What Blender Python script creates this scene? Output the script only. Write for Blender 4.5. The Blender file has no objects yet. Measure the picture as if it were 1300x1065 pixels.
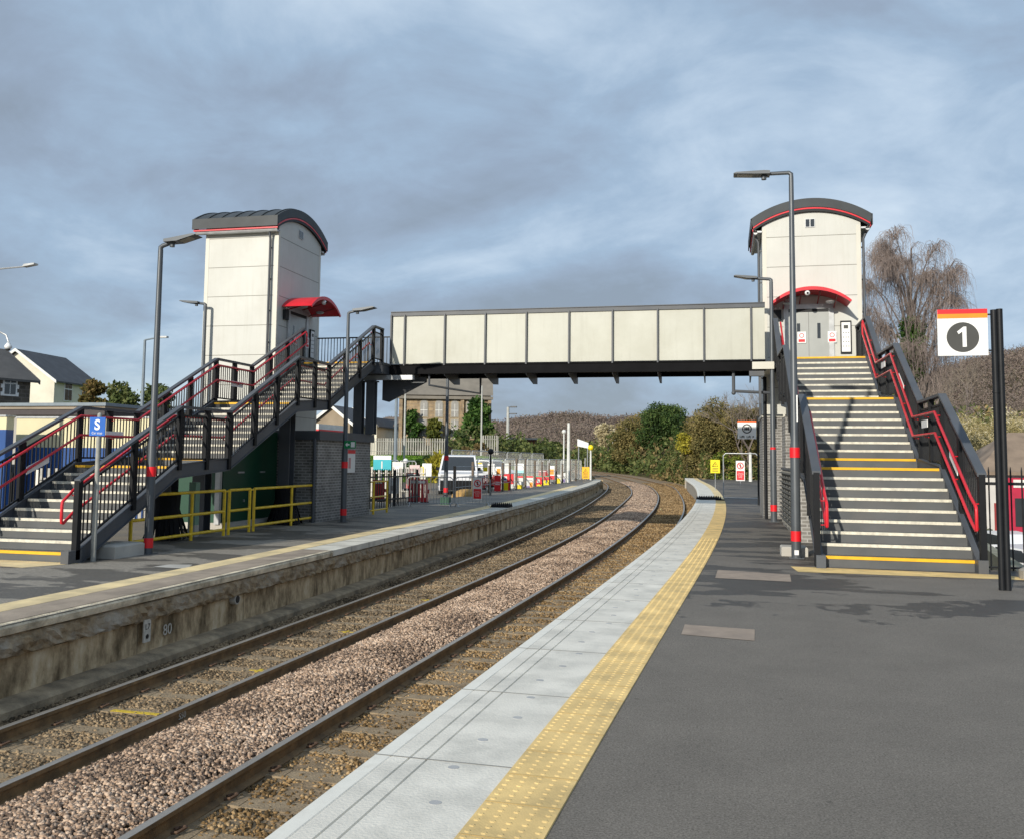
import bpy, math, random
import numpy as np
from mathutils import Vector, Matrix
R_=math.radians; PI=math.pi
rnd=random.Random(7); rng=np.random.default_rng(11)
S=bpy.context.scene; COL=S.collection
# ---------- camera ----------
F=1169.7; PITCH=.0805; ROLL=.0109; YAW=.2261; CZ=1.6247
def _w(q):
    a,b,c=q; cy,sy=math.cos(YAW),math.sin(YAW); return Vector((a*cy-b*sy,a*sy+b*cy,c))
_f=_w((0,math.cos(PITCH),math.sin(PITCH)))
_u0=(0,-math.sin(PITCH),math.cos(PITCH))
_r=_w((math.cos(ROLL),math.sin(ROLL)*_u0[1],math.sin(ROLL)*_u0[2]))
_u=_w((-math.sin(ROLL),math.cos(ROLL)*_u0[1],math.cos(ROLL)*_u0[2]))
cam=bpy.data.cameras.new('camera'); co=bpy.data.objects.new('camera',cam); COL.objects.link(co)
m=Matrix((( _r.x,_u.x,-_f.x),(_r.y,_u.y,-_f.y),(_r.z,_u.z,-_f.z))).to_4x4(); m.translation=(0,0,CZ)
co.matrix_world=m
cam.sensor_fit='HORIZONTAL'; cam.sensor_width=36; cam.lens=36*F/1300; cam.shift_y=-45/1300
cam.clip_start=.05; cam.clip_end=4000
S.camera=co
def _ray(x,y): return _f+_r*((x-650)/F)-_u*((y-487.5)/F)
def UY(x,y,Y): d=_ray(x,y); return Vector((0,0,CZ))+d*(Y/d.y)
def UX(x,y,X): d=_ray(x,y); return Vector((0,0,CZ))+d*(X/d.x)
def UZ(x,y,Z): d=_ray(x,y); return Vector((0,0,CZ))+d*((Z-CZ)/d.z)
# ---------- materials ----------
MATS={}
def mat(name,col,rough=.6,metal=0.,var=.12,scale=3.,bump=0.,bscale=40.,dirt=None,dirt_amt=.5,dscale=1.2,spec=.5,isl=0.,emit=None,streak=None):
    if name in MATS: return MATS[name]
    m=bpy.data.materials.new(name); m.use_nodes=True; nt=m.node_tree; N=nt.nodes; Lk=nt.links
    b=N['Principled BSDF']; b.inputs['Roughness'].default_value=rough; b.inputs['Metallic'].default_value=metal
    b.inputs['Specular IOR Level'].default_value=spec
    tc=N.new('ShaderNodeTexCoord')
    nz=N.new('ShaderNodeTexNoise'); nz.inputs['Scale'].default_value=scale; nz.inputs['Detail'].default_value=6
    Lk.new(tc.outputs['Object'],nz.inputs['Vector'])
    mr=N.new('ShaderNodeMapRange'); mr.inputs[1].default_value=.3; mr.inputs[2].default_value=.7
    mr.inputs[3].default_value=1-var; mr.inputs[4].default_value=1+var; Lk.new(nz.outputs[0],mr.inputs[0])
    mx=N.new('ShaderNodeVectorMath'); mx.operation='SCALE'; mx.inputs[0].default_value=col; Lk.new(mr.outputs[0],mx.inputs['Scale'])
    out=mx.outputs[0]
    if isl:
        g=N.new('ShaderNodeNewGeometry'); m2=N.new('ShaderNodeMapRange'); m2.inputs[3].default_value=1-isl; m2.inputs[4].default_value=1+isl
        Lk.new(g.outputs['Random Per Island'],m2.inputs[0])
        s=N.new('ShaderNodeVectorMath'); s.operation='SCALE'; Lk.new(out,s.inputs[0]); Lk.new(m2.outputs[0],s.inputs['Scale']); out=s.outputs[0]
    if dirt:
        n2=N.new('ShaderNodeTexNoise'); n2.inputs['Scale'].default_value=dscale; n2.inputs['Detail'].default_value=8; n2.inputs['Roughness'].default_value=.65
        Lk.new(tc.outputs['Object'],n2.inputs['Vector'])
        r=N.new('ShaderNodeMapRange'); r.inputs[1].default_value=.45; r.inputs[2].default_value=.65; r.inputs[4].default_value=dirt_amt; Lk.new(n2.outputs[0],r.inputs[0])
        mm=N.new('ShaderNodeMix'); mm.data_type='RGBA'; mm.inputs[7].default_value=(*dirt,1); Lk.new(r.outputs[0],mm.inputs[0]); Lk.new(out,mm.inputs[6]); out=mm.outputs[2]
    if streak:
        mp=N.new('ShaderNodeMapping'); mp.inputs['Scale'].default_value=(5,5,.35); Lk.new(tc.outputs['Object'],mp.inputs[0])
        n4=N.new('ShaderNodeTexNoise'); n4.inputs['Scale'].default_value=1.3; n4.inputs['Detail'].default_value=7; n4.inputs['Roughness'].default_value=.7; Lk.new(mp.outputs[0],n4.inputs['Vector'])
        r4=N.new('ShaderNodeMapRange'); r4.inputs[1].default_value=.5; r4.inputs[2].default_value=.78; r4.inputs[4].default_value=.3; Lk.new(n4.outputs[0],r4.inputs[0])
        m4=N.new('ShaderNodeMix'); m4.data_type='RGBA'; m4.inputs[7].default_value=(*streak,1); Lk.new(r4.outputs[0],m4.inputs[0]); Lk.new(out,m4.inputs[6]); out=m4.outputs[2]
    Lk.new(out,b.inputs['Base Color'])
    if bump:
        n3=N.new('ShaderNodeTexNoise'); n3.inputs['Scale'].default_value=bscale; n3.inputs['Detail'].default_value=5; Lk.new(tc.outputs['Object'],n3.inputs['Vector'])
        bp=N.new('ShaderNodeBump'); bp.inputs['Strength'].default_value=bump; bp.inputs['Distance'].default_value=.02; Lk.new(n3.outputs[0],bp.inputs['Height']); Lk.new(bp.outputs[0],b.inputs['Normal'])
    if emit: b.inputs['Emission Color'].default_value=(*emit,1); b.inputs['Emission Strength'].default_value=1
    MATS[name]=m; return m
def brickmat(name,c1,c2,mortar,sx=.215,sy=.075,axis='X',rough=.85,rot=None,bump=.4,msize=.012):
    m=bpy.data.materials.new(name); m.use_nodes=True; nt=m.node_tree; N=nt.nodes; Lk=nt.links; b=N['Principled BSDF']; b.inputs['Roughness'].default_value=rough
    tc=N.new('ShaderNodeTexCoord'); sp=N.new('ShaderNodeSeparateXYZ'); Lk.new(tc.outputs['Object'],sp.inputs[0])
    ad=N.new('ShaderNodeMath'); ad.operation='ADD'; Lk.new(sp.outputs[0],ad.inputs[0]); Lk.new(sp.outputs[1],ad.inputs[1])
    cb=N.new('ShaderNodeCombineXYZ'); Lk.new(ad.outputs[0],cb.inputs[0]); Lk.new(sp.outputs[2],cb.inputs[1])
    br=N.new('ShaderNodeTexBrick'); br.inputs['Color1'].default_value=(*c1,1); br.inputs['Color2'].default_value=(*c2,1); br.inputs['Mortar'].default_value=(*mortar,1)
    br.inputs['Scale'].default_value=1; br.inputs['Mortar Size'].default_value=msize; br.inputs['Brick Width'].default_value=sx; br.inputs['Row Height'].default_value=sy; br.inputs['Bias'].default_value=0
    Lk.new(cb.outputs[0],br.inputs['Vector'])
    nz=N.new('ShaderNodeTexNoise'); nz.inputs['Scale'].default_value=2.2; nz.inputs['Detail'].default_value=8; Lk.new(tc.outputs['Object'],nz.inputs['Vector'])
    mr=N.new('ShaderNodeMapRange'); mr.inputs[1].default_value=.3; mr.inputs[2].default_value=.7; mr.inputs[3].default_value=.75; mr.inputs[4].default_value=1.25; Lk.new(nz.outputs[0],mr.inputs[0])
    s=N.new('ShaderNodeVectorMath'); s.operation='SCALE'; Lk.new(br.outputs[0],s.inputs[0]); Lk.new(mr.outputs[0],s.inputs['Scale']); Lk.new(s.outputs[0],b.inputs['Base Color'])
    bp=N.new('ShaderNodeBump'); bp.inputs['Strength'].default_value=bump; bp.inputs['Distance'].default_value=.01; bp.invert=True; Lk.new(br.outputs['Fac'],bp.inputs['Height']); Lk.new(bp.outputs[0],b.inputs['Normal'])
    MATS[name]=m; return m
# ---------- mesh builder ----------
ORG={}
def org(o): return ORG.get(o.name,Vector((0,0,0))) if o else Vector((0,0,0))
class MB:
    def __init__(s): s.v=[]; s.f=[]; s.m=[]; s.cur=0
    def add(s,vs,fs):
        n=len(s.v); s.v+= [tuple(v) for v in vs]; s.f+=[tuple(i+n for i in f) for f in fs]; s.m+=[s.cur]*len(fs); return s
    def box(s,x0,x1,y0,y1,z0,z1):
        if x0>x1:x0,x1=x1,x0
        if y0>y1:y0,y1=y1,y0
        if z0>z1:z0,z1=z1,z0
        return s.add([(x0,y0,z0),(x1,y0,z0),(x1,y1,z0),(x0,y1,z0),(x0,y0,z1),(x1,y0,z1),(x1,y1,z1),(x0,y1,z1)],
          [(0,3,2,1),(4,5,6,7),(0,1,5,4),(1,2,6,5),(2,3,7,6),(3,0,4,7)])
    def bbox(s,x0,x1,y0,y1,z0,z1,b=.01):   # chamfered on top edges
        s.box(x0,x1,y0,y1,z0,z1-b)
        return s.add([(x0,y0,z1-b),(x1,y0,z1-b),(x1,y1,z1-b),(x0,y1,z1-b),(x0+b,y0+b,z1),(x1-b,y0+b,z1),(x1-b,y1-b,z1),(x0+b,y1-b,z1)],
          [(4,5,6,7),(0,1,5,4),(1,2,6,5),(2,3,7,6),(3,0,4,7)])
    def beam(s,p,q,w,h,up=(0,0,1)):
        p=Vector(p);q=Vector(q);d=(q-p).normalized(); U=Vector(up); sd=d.cross(U)
        if sd.length<1e-4: sd=d.cross(Vector((1,0,0)))
        sd.normalize(); uu=sd.cross(d).normalized(); sd*=w/2; uu*=h/2
        return s.add([p-sd-uu,p+sd-uu,p+sd+uu,p-sd+uu,q-sd-uu,q+sd-uu,q+sd+uu,q-sd+uu],[(0,1,2,3),(7,6,5,4),(0,4,5,1),(1,5,6,2),(2,6,7,3),(3,7,4,0)])
    def vbeam(s,p,q,w,h):  # sheared beam in a vertical plane: end faces vertical, height h measured vertically (centre line p-q)
        p=Vector(p);q=Vector(q);d=q-p; sd=Vector((d.y,-d.x,0)).normalized()*(w/2); hz=Vector((0,0,h/2))
        return s.add([p-sd-hz,p+sd-hz,p+sd+hz,p-sd+hz,q-sd-hz,q+sd-hz,q+sd+hz,q-sd+hz],[(0,1,2,3),(7,6,5,4),(0,4,5,1),(1,5,6,2),(2,6,7,3),(3,7,4,0)])
    def tube(s,pts,r,n=8,cap=True):
        pts=[Vector(p) for p in pts]; rs=r if isinstance(r,(list,tuple)) else [r]*len(pts)
        d0=(pts[1]-pts[0]).normalized(); a=d0.cross(Vector((0,0,1)))
        if a.length<1e-3: a=d0.cross(Vector((1,0,0)))
        a.normalize(); rings=[]
        for i,p in enumerate(pts):
            if i==0: t=pts[1]-pts[0]
            elif i==len(pts)-1: t=pts[-1]-pts[-2]
            else: t=(pts[i+1]-p).normalized()+(p-pts[i-1]).normalized()
            t.normalize(); a=(a-t*a.dot(t)); a.normalize(); b=t.cross(a)
            rings.append([p+(a*math.cos(2*PI*k/n)+b*math.sin(2*PI*k/n))*rs[i] for k in range(n)])
        vs=[v for g in rings for v in g]; fs=[]
        for i in range(len(pts)-1):
            for k in range(n):
                k2=(k+1)%n; fs.append((i*n+k,i*n+k2,(i+1)*n+k2,(i+1)*n+k))
        if cap: fs.append(tuple(range(n))[::-1]); fs.append(tuple((len(pts)-1)*n+k for k in range(n)))
        return s.add(vs,fs)
    def cyl(s,c,r,h,n=16,ax='z',r2=None):
        c=Vector(c); d={'x':Vector((1,0,0)),'y':Vector((0,1,0)),'z':Vector((0,0,1))}[ax]
        return s.tube([c,c+d*h],[r,r if r2 is None else r2],n)
    def prism(s,poly,ax,a0,a1):   # poly in 2D; ax = extrusion axis
        def P(u,v,a): return {'x':(a,u,v),'y':(u,a,v),'z':(u,v,a)}[ax]
        n=len(poly); vs=[P(u,v,a0) for u,v in poly]+[P(u,v,a1) for u,v in poly]
        return s.add(vs,[tuple(range(n)),tuple(range(n,2*n))[::-1]]+[(i,i+n,(i+1)%n+n,(i+1)%n) for i in range(n)])
    def sphere(s,c,r,n=12,m=8,sz=1.):
        c=Vector(c); vs=[];fs=[]
        for j in range(m+1):
            t=PI*j/m
            for i in range(n): vs.append(c+Vector((r*math.sin(t)*math.cos(2*PI*i/n),r*math.sin(t)*math.sin(2*PI*i/n),r*sz*math.cos(t))))
        for j in range(m):
            for i in range(n): i2=(i+1)%n; fs.append((j*n+i,(j+1)*n+i,(j+1)*n+i2,j*n+i2))
        return s.add(vs,fs)
    def build(s,name,mats,parent=None,local=False,smooth=False):
        me=bpy.data.meshes.new(name); o_=Vector((0,0,0)) if local else org(parent)
        me.from_pydata([(v[0]-o_.x,v[1]-o_.y,v[2]-o_.z) for v in s.v],[],s.f)
        if not isinstance(mats,(list,tuple)): mats=[mats]
        for mm in mats: me.materials.append(mm)
        if len(mats)>1: me.polygons.foreach_set('material_index',s.m)
        import bmesh
        b=bmesh.new(); b.from_mesh(me); bmesh.ops.recalc_face_normals(b,faces=b.faces); b.to_mesh(me); b.free()
        if smooth: me.polygons.foreach_set('use_smooth',[True]*len(me.polygons)); me.set_sharp_from_angle(angle=R_(40))
        o=bpy.data.objects.new(name,me); COL.objects.link(o); o.parent=parent; ORG[o.name]=o_ if not local else Vector((0,0,0)); return o
def fastmesh(name,V,k,mats,parent=None,idx=None,smooth=False):
    """V (N*k,3) array, faces of k corners each, no shared verts"""
    me=bpy.data.meshes.new(name); n=len(V); me.vertices.add(n); me.vertices.foreach_set('co',np.asarray(V,dtype=np.float32).ravel())
    me.loops.add(n); me.loops.foreach_set('vertex_index',np.arange(n,dtype=np.int32)); nf=n//k
    me.polygons.add(nf); me.polygons.foreach_set('loop_start',np.arange(0,n,k,dtype=np.int32)); me.polygons.foreach_set('loop_total',np.full(nf,k,dtype=np.int32))
    if not isinstance(mats,(list,tuple)): mats=[mats]
    for mm in mats: me.materials.append(mm)
    if idx is not None: me.polygons.foreach_set('material_index',np.asarray(idx,dtype=np.int32))
    me.update(calc_edges=True); me.validate()
    o=bpy.data.objects.new(name,me); COL.objects.link(o); o.parent=parent; return o
def indexed(name,V,Fc,mats,parent=None,smooth=False):
    me=bpy.data.meshes.new(name); V=np.asarray(V,dtype=np.float32); Fc=np.asarray(Fc,dtype=np.int32); k=Fc.shape[1]
    me.vertices.add(len(V)); me.vertices.foreach_set('co',V.ravel()); me.loops.add(Fc.size); me.loops.foreach_set('vertex_index',Fc.ravel())
    me.polygons.add(len(Fc)); me.polygons.foreach_set('loop_start',np.arange(0,Fc.size,k,dtype=np.int32)); me.polygons.foreach_set('loop_total',np.full(len(Fc),k,dtype=np.int32))
    me.materials.append(mats); me.update(calc_edges=True)
    if smooth: me.polygons.foreach_set('use_smooth',[True]*len(Fc))
    o=bpy.data.objects.new(name,me); COL.objects.link(o); o.parent=parent; return o
def tag(o,label=None,cat=None,group=None,kind=None):
    if label: o['label']=label
    if cat: o['category']=cat
    if group: o['group']=group
    if kind: o['kind']=kind
    return o
def thing(name,label,cat,loc=(0,0,0),rot=0,group=None):
    o=bpy.data.objects.new(name,None); COL.objects.link(o); o.location=loc; o.rotation_euler=(0,0,rot); o.empty_display_size=.2
    ORG[o.name]=Vector(loc); return tag(o,label,cat,group)
def copy_tree(o,loc=None,rot=None,label=None,parent=None):
    c=o.copy(); COL.objects.link(c); c.parent=parent
    if parent is None:
        if loc is not None: c.location=loc
        if rot is not None: c.rotation_euler=(0,0,rot)
        if label: c['label']=label
    for ch in list(o.children): copy_tree(ch,parent=c)
    return c
def text(s_,size,loc,rot,m_,parent,name='lettering',ext=.002,align='CENTER',local=True,bold=0.,sx=1.):
    cu=bpy.data.curves.new(name,'FONT'); cu.body=s_; cu.size=size; cu.align_x=align; cu.align_y='CENTER'; cu.extrude=ext; cu.offset=bold
    t=bpy.data.objects.new(name,cu); COL.objects.link(t); bpy.context.view_layer.update()
    me=bpy.data.meshes.new_from_object(t.evaluated_get(bpy.context.evaluated_depsgraph_get())); bpy.data.objects.remove(t); bpy.data.curves.remove(cu)
    me.name=name; me.materials.clear(); me.materials.append(m_)
    o=bpy.data.objects.new(name,me); COL.objects.link(o); o.parent=parent; o.location=Vector(loc)-(Vector((0,0,0)) if local else org(parent)); o.rotation_euler=rot; o.scale=(sx,1,1); return o
# palette
black=mat('black_paint',(.01,.011,.013),.5,0,.25,6,.05,80,spec=.3)
post_m=mat('post_paint',(.008,.009,.011),.55,0,.2,5,spec=.2)
dgrey=mat('anthracite_paint',(.065,.073,.085),.5,0,.15,2.,.04,60,dirt=(.12,.11,.095),dirt_amt=.25)
lampgrey=mat('lamp_grey',(.085,.095,.105),.4,.2,.12,3)
cream=mat('cream_cladding',(.56,.56,.515),.5,0,.04,.9,.05,3,dirt=(.47,.46,.41),dirt_amt=.4,dscale=.7,streak=(.4,.385,.31))
bridgecream=mat('bridge_cladding',(.5,.5,.43),.5,0,.05,.9,.15,1.6,dirt=(.41,.405,.33),dirt_amt=.55,dscale=.6,streak=(.3,.29,.23))
creamtrim=mat('cream_trim',(.6,.58,.5),.45,0,.04,2)
joint=mat('panel_joint',(.22,.21,.18),.7)
red=mat('red_paint',(.62,.018,.03),.35,0,.12,4)
redband=mat('red_band',(.78,.012,.02),.4)
yellow=mat('yellow_paint',(.85,.57,.02),.45,0,.12,5,dirt=(.35,.2,.03),dirt_amt=.35,dscale=9)
noseyel=mat('nosing_yellow',(.76,.42,.01),.55,0,.12,6,.1,200)
nosewht=mat('nosing_white',(.68,.64,.52),.6,0,.16,14,.15,200,dirt=(.3,.28,.24),dirt_amt=.4,dscale=9)
stepm=mat('step_grey',(.085,.09,.092),.5,0,.18,2,.1,120,dirt=(.12,.11,.1),dirt_amt=.4,dscale=1.5)
roofgrey=mat('roof_grey',(.04,.046,.05),.5,0,.2,2,spec=.3)
galv=mat('galvanised_steel',(.42,.43,.43),.45,.5,.15,6)
white=mat('white_paint',(.8,.8,.78),.45,0,.04,3)
signwhite=mat('sign_white',(.82,.82,.8),.4,0,.02,3)
signgrey=mat('sign_dark_grey',(.055,.055,.05),.45)
signorange=mat('sign_orange',(.85,.26,.01),.45)
signred=mat('sign_red',(.72,.012,.02),.45)
signblue=mat('sign_blue',(.01,.12,.5),.4)
signyel=mat('sign_yellow',(.86,.68,.0),.45)
signgreen=mat('sign_green',(.0,.22,.07),.45)
blackink=mat('black_ink',(.015,.015,.015),.6)
doorgrey=mat('lift_door_steel',(.36,.37,.35),.35,.4,.05,3)
glass=mat('dark_glass',(.03,.035,.04),.12,0,.1,2,spec=.8)
concrete=mat('concrete',(.36,.33,.28),.85,0,.2,3,.4,60,dirt=(.16,.14,.11),dirt_amt=.5,dscale=2)
concl=mat('pale_concrete',(.5,.48,.43),.8,0,.15,4,.3,80,dirt=(.25,.22,.18),dirt_amt=.4,dscale=2)
rubber=mat('black_rubber',(.012,.012,.014),.8,0,.2,10,spec=.2)
darkbrick=brickmat('dark_grey_brick',(.055,.055,.06),(.085,.082,.085),(.17,.165,.155))
greybrick=brickmat('grey_brick',(.14,.13,.12),(.22,.21,.19),(.34,.33,.31))  # one grey brick tone shared by every brick wall
stone=brickmat('sandstone_masonry',(.36,.26,.15),(.22,.16,.1),(.27,.21,.145),sx=.9,sy=.38,msize=.03)
darkstone=brickmat('dark_rubble_stone',(.12,.1,.075),(.07,.062,.05),(.14,.12,.1),sx=.5,sy=.22,msize=.03)
render=mat('cream_render',(.74,.7,.57),.85,0,.06,1,dirt=(.35,.33,.26),dirt_amt=.4,dscale=.5)
slate=mat('slate_roof',(.085,.085,.09),.7,0,.2,1.5,.3,8)
tile=mat('brown_tile_roof',(.17,.13,.1),.8,0,.25,1.5,.4,6)
wood=mat('weathered_wood',(.13,.1,.075),.85,0,.25,5)
green=mat('dark_green_panel',(.004,.055,.026),.45,0,.12,1)
tyre=mat('tyre_rubber',(.018,.018,.018),.8)
# ================= station =================
ZL=-.1           # left platform level
ZR=-.85          # rail top
ZB=-1.0         # ballast
def curve(pts,y0,y1,n=160,sm=7):
    p=np.array(pts,float); y=np.linspace(y0,y1,n); x=np.interp(y,p[:,1],p[:,0])
    # cubic-ish smoothing
    for _ in range(3):
        xp=np.pad(x,sm,mode='reflect',reflect_type='odd'); k=np.ones(2*sm+1)/(2*sm+1); x=np.convolve(xp,k,'valid')
    return np.stack([x,y],1)
def uneven(c,ys):
    return np.stack([np.interp(ys,c[:,1],c[:,0]),ys],1)
YS=np.concatenate([np.arange(-8,30,.5),np.arange(30,90,1.),np.arange(90,262,4.)])
# last far rows bend away to the left
def mk(pts):
    c=curve(pts,-8,260,700,14); return uneven(c,YS)
far=[(-4.3,90),(-10.6,125),(-20.5,172),(-30,205),(-50,260)]
def farx(dx): return [(a+dx,b) for a,b in far]
cC=mk([(-4.05,-8),(-3.9,4),(-3.84,6.9),(-3.78,8.8),(-3.64,10.7),(-3.5,13.7),(-3.3,17.8),(-3.2,22.8),(-3.1,31.9),(-3.42,48.6),(-4.5,67)]+farx(-2.6))
cB=mk([(-5.5,-8),(-5.4,3),(-5.33,6.9),(-5.26,8.8),(-5.12,11.1),(-5.04,13.5),(-4.96,16.75),(-4.74,22.9),(-4.74,33.8),(-5.15,44),(-6.55,69)]+farx(-4.7))
cA=mk([(-6.62,-8),(-6.52,3),(-6.44,7.36),(-6.36,9),(-6.28,11.3),(-6.2,13.4),(-6.16,15.4),(-6.08,20.3),(-6.25,31),(-7.0,47),(-8.9,72)]+farx(-6.6))
cD=mk([(-2.85,-8),(-2.75,3),(-2.66,6.9),(-2.58,8.8),(-2.45,11),(-2.28,14),(-2.08,18),(-1.9,24),(-1.72,33),(-1.8,44),(-2.2,54),(-3.05,68)]+farx(-.4))
cRE=mk([(-2.2,-8),(-2.06,2),(-1.955,4.65),(-1.9,5.5),(-1.85,6.3),(-1.68,9.34),(-1.44,14.5),(-1.23,18.9),(-1.08,27.6),(-1.04,37.7),(-1.35,50),(-1.9,62.5),(-3.77,88.2)]+farx(1.2))
cLE=mk([(-7.1,-8),(-7.08,5),(-7.06,9.5),(-7.02,12),(-7.0,15),(-6.98,20),(-7.28,29.6),(-7.7,42),(-8.85,64),(-10.1,80)]+farx(-8))
def normals(c):
    t=np.gradient(c,axis=0); t/=np.linalg.norm(t,axis=1)[:,None]; return np.stack([t[:,1],-t[:,0]],1)  # to the right (+X)
def off(c,d): return c+normals(c)*d
def seg(c,y0,y1):
    k=(c[:,1]>=y0-1e-6)&(c[:,1]<=y1+1e-6); return c[k]
def ribbon(mb,c,prof,cap=True):
    """sweep profile [(offset,z),...] along plan curve c"""
    n=normals(c); P=len(prof); vs=[]
    for i in range(len(c)):
        for o,z in prof: vs.append((c[i,0]+n[i,0]*o,c[i,1]+n[i,1]*o,z))
    fs=[]
    for i in range(len(c)-1):
        for k in range(P-1): fs.append((i*P+k,(i+1)*P+k,(i+1)*P+k+1,i*P+k+1))
    mb.add(vs,fs)
    return mb
def sweep(mb,c,prof):
    n=normals(c); P=len(prof); vs=[]
    for i in range(len(c)):
        for o,z in prof: vs.append((c[i,0]+n[i,0]*o,c[i,1]+n[i,1]*o,z))
    fs=[]
    for i in range(len(c)-1):
        for k in range(P): k2=(k+1)%P; fs.append((i*P+k,(i+1)*P+k,(i+1)*P+k2,i*P+k2))
    fs.append(tuple(range(P))); fs.append(tuple((len(c)-1)*P+k for k in range(P)))
    mb.add(vs,fs); return mb
# --- rails
railside=mat('rail_rust',(.22,.135,.06),.8,0,.25,8,.2,60,dirt=(.07,.05,.03),dirt_amt=.5,dscale=5)
railtop=mat('rail_running_surface',(.4,.36,.31),.42,.6,.12,3)
for c,lab,dull in((cA,'left rail of the left track, beside the old platform wall',0),(cB,'right rail of the left track, with chalk marks on its web',0),(cC,'left rail of the right track, shiny head, beside the pale stones',0),(cD,'right rail of the right track, under the pale platform edge',0)):
    mb=MB(); cc=seg(c,-8,250)
    sweep(mb,cc,[(-.036,ZR-.004),(-.036,ZR-.035),(-.01,ZR-.048),(-.01,ZR-.12),(-.07,ZR-.138),(-.07,ZR-.148),(.07,ZR-.148),(.07,ZR-.138),(.01,ZR-.12),(.01,ZR-.048),(.036,ZR-.035),(.036,ZR-.004)])
    mb.cur=1; sweep(mb,cc,[(-.034,ZR-.004),(-.034,ZR-.001),(-.02,ZR+.002),(.02,ZR+.002),(.034,ZR-.001),(.034,ZR-.004)])
    o=mb.build('rail',[railside,railtop],smooth=False); tag(o,'rust brown '+lab,'rail')
    if c is cB:
        yy=8.35; x=float(np.interp(yy,cB[:,1],cB[:,0]))
        chalk=mat('chalk',(.6,.57,.5),.9)
        tx=text('550',.085,(x+.013,yy,ZR-.08),(R_(90),0,R_(90)),chalk,o,'chalk_mark',.001)
# --- trackbed
bedm=mat('ballast_bed',(.27,.19,.11),.95,0,.35,9,.8,35,dirt=(.13,.1,.06),dirt_amt=.6,dscale=1.4)
mb=MB(); mid=(cLE+cRE)/2
W=(cRE[:,0]-cLE[:,0])
vs=[];K=26
for i in range(len(YS)):
    for k in range(K+1):
        t=k/K; x=cLE[i,0]+.1+(W[i]-.1+(1.2 if YS[i]>88 else .45))*t
        # six-foot crown
        xb,xc=cB[i,0],cC[i,0]; z=ZB-.012*math.sin(x*7+YS[i]*3)
        if xb<x<xc: z+=.06*math.sin(PI*(x-xb)/(xc-xb))
        vs.append((x,YS[i],z))
fs=[(i*(K+1)+k,i*(K+1)+k+1,(i+1)*(K+1)+k+1,(i+1)*(K+1)+k) for i in range(len(YS)-1) for k in range(K)]
mb.add(vs,fs); tag(mb.build('trackbed',bedm,smooth=True),kind='structure')
# --- ballast stones
def stones(name,xy_fn,n,size,m_,label,zfn,seed,keep=.42):
    g=np.random.default_rng(seed)
    ico=np.array([(-1,-1,-1),(1,-1,-1),(1,1,-1),(-1,1,-1),(-1,-1,1),(1,-1,1),(1,1,1),(-1,1,1),(0,0,1.35),(1.3,0,0)])*.62
    fc=np.array([(0,2,1),(0,3,2),(4,5,8),(5,6,8),(6,7,8),(7,4,8),(0,1,5),(0,5,4),(1,2,9),(2,6,9),(6,5,9),(5,1,9),(2,3,7),(2,7,6),(3,0,4),(3,4,7)])
    x,y=xy_fn(g,n); k_=(np.abs((y-4.6+.33)%.66-.33)>.12)|(g.random(len(y))<keep)
    x,y=x[k_],y[k_]; n=len(x); z=zfn(x,y)
    sz=size*(.55+.75*g.random(n)**1.3)*(1+.03*np.clip(y-12,0,90))
    V=(ico[None]+.42*(g.random((n,10,3))-.5))*np.stack([sz*(.8+.5*g.random(n)),sz*(.7+.4*g.random(n)),sz*(.5+.35*g.random(n))],1)[:,None,:]
    q=g.normal(size=(n,4)); q/=np.linalg.norm(q,axis=1)[:,None]; w,a,b,c=q.T
    Rm=np.stack([1-2*(b*b+c*c),2*(a*b-c*w),2*(a*c+b*w),2*(a*b+c*w),1-2*(a*a+c*c),2*(b*c-a*w),2*(a*c-b*w),2*(b*c+a*w),1-2*(a*a+b*b)],1).reshape(n,3,3)
    V=np.einsum('nij,nkj->nki',Rm,V)+np.stack([x,y,z+sz*.15*g.random(n)],1)[:,None,:]
    Fc=(fc[None]+np.arange(n)[:,None,None]*10).reshape(-1,3)
    o=indexed(name,V.reshape(-1,3),Fc,m_); return tag(o,label,'gravel',kind='stuff')
def stonemat(name,c1,c2,c3):
    m=mat(name,c1,.9,0,.15,20,.3,120,spec=.2); nt=m.node_tree; N=nt.nodes; Lk=nt.links
    g=N.new('ShaderNodeNewGeometry'); cr=N.new('ShaderNodeValToRGB'); e=cr.color_ramp.elements
    e[0].color=(*c1,1); e[1].color=(*c3,1); e[1].position=1; k=e.new(.55); k.color=(*c2,1)
    tc=N.new('ShaderNodeTexCoord'); nz=N.new('ShaderNodeTexNoise'); nz.inputs['Scale'].default_value=1.1; nz.inputs['Detail'].default_value=4; Lk.new(tc.outputs['Object'],nz.inputs['Vector'])
    ma=N.new('ShaderNodeMath'); ma.operation='MULTIPLY_ADD'; ma.inputs[1].default_value=1.6; ma.inputs[2].default_value=-.8; Lk.new(nz.outputs[0],ma.inputs[0])
    ad=N.new('ShaderNodeMath'); ad.operation='ADD'; Lk.new(ma.outputs[0],ad.inputs[0]); Lk.new(g.outputs['Random Per Island'],ad.inputs[1]); Lk.new(ad.outputs[0],cr.inputs[0])
    Lk.new(cr.outputs[0],N['Principled BSDF'].inputs['Base Color']); return m
def between(ca,cb,da,db,y0,y1,pw=1.7):
    def fn(g,n):
        y=y0+(y1-y0)*g.random(n)**pw; t=g.random(n)
        xa=np.interp(y,ca[:,1],ca[:,0])+da; xb=np.interp(y,cb[:,1],cb[:,0])+db
        return xa+(xb-xa)*t,y
    return fn
crown=lambda x,y:ZB+.015+.1*np.sin(PI*np.clip((x-np.interp(y,cB[:,1],cB[:,0]))/(np.interp(y,cC[:,1],cC[:,0])-np.interp(y,cB[:,1],cB[:,0])),0,1))
flat=lambda x,y:ZB-.003+0*x
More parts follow.
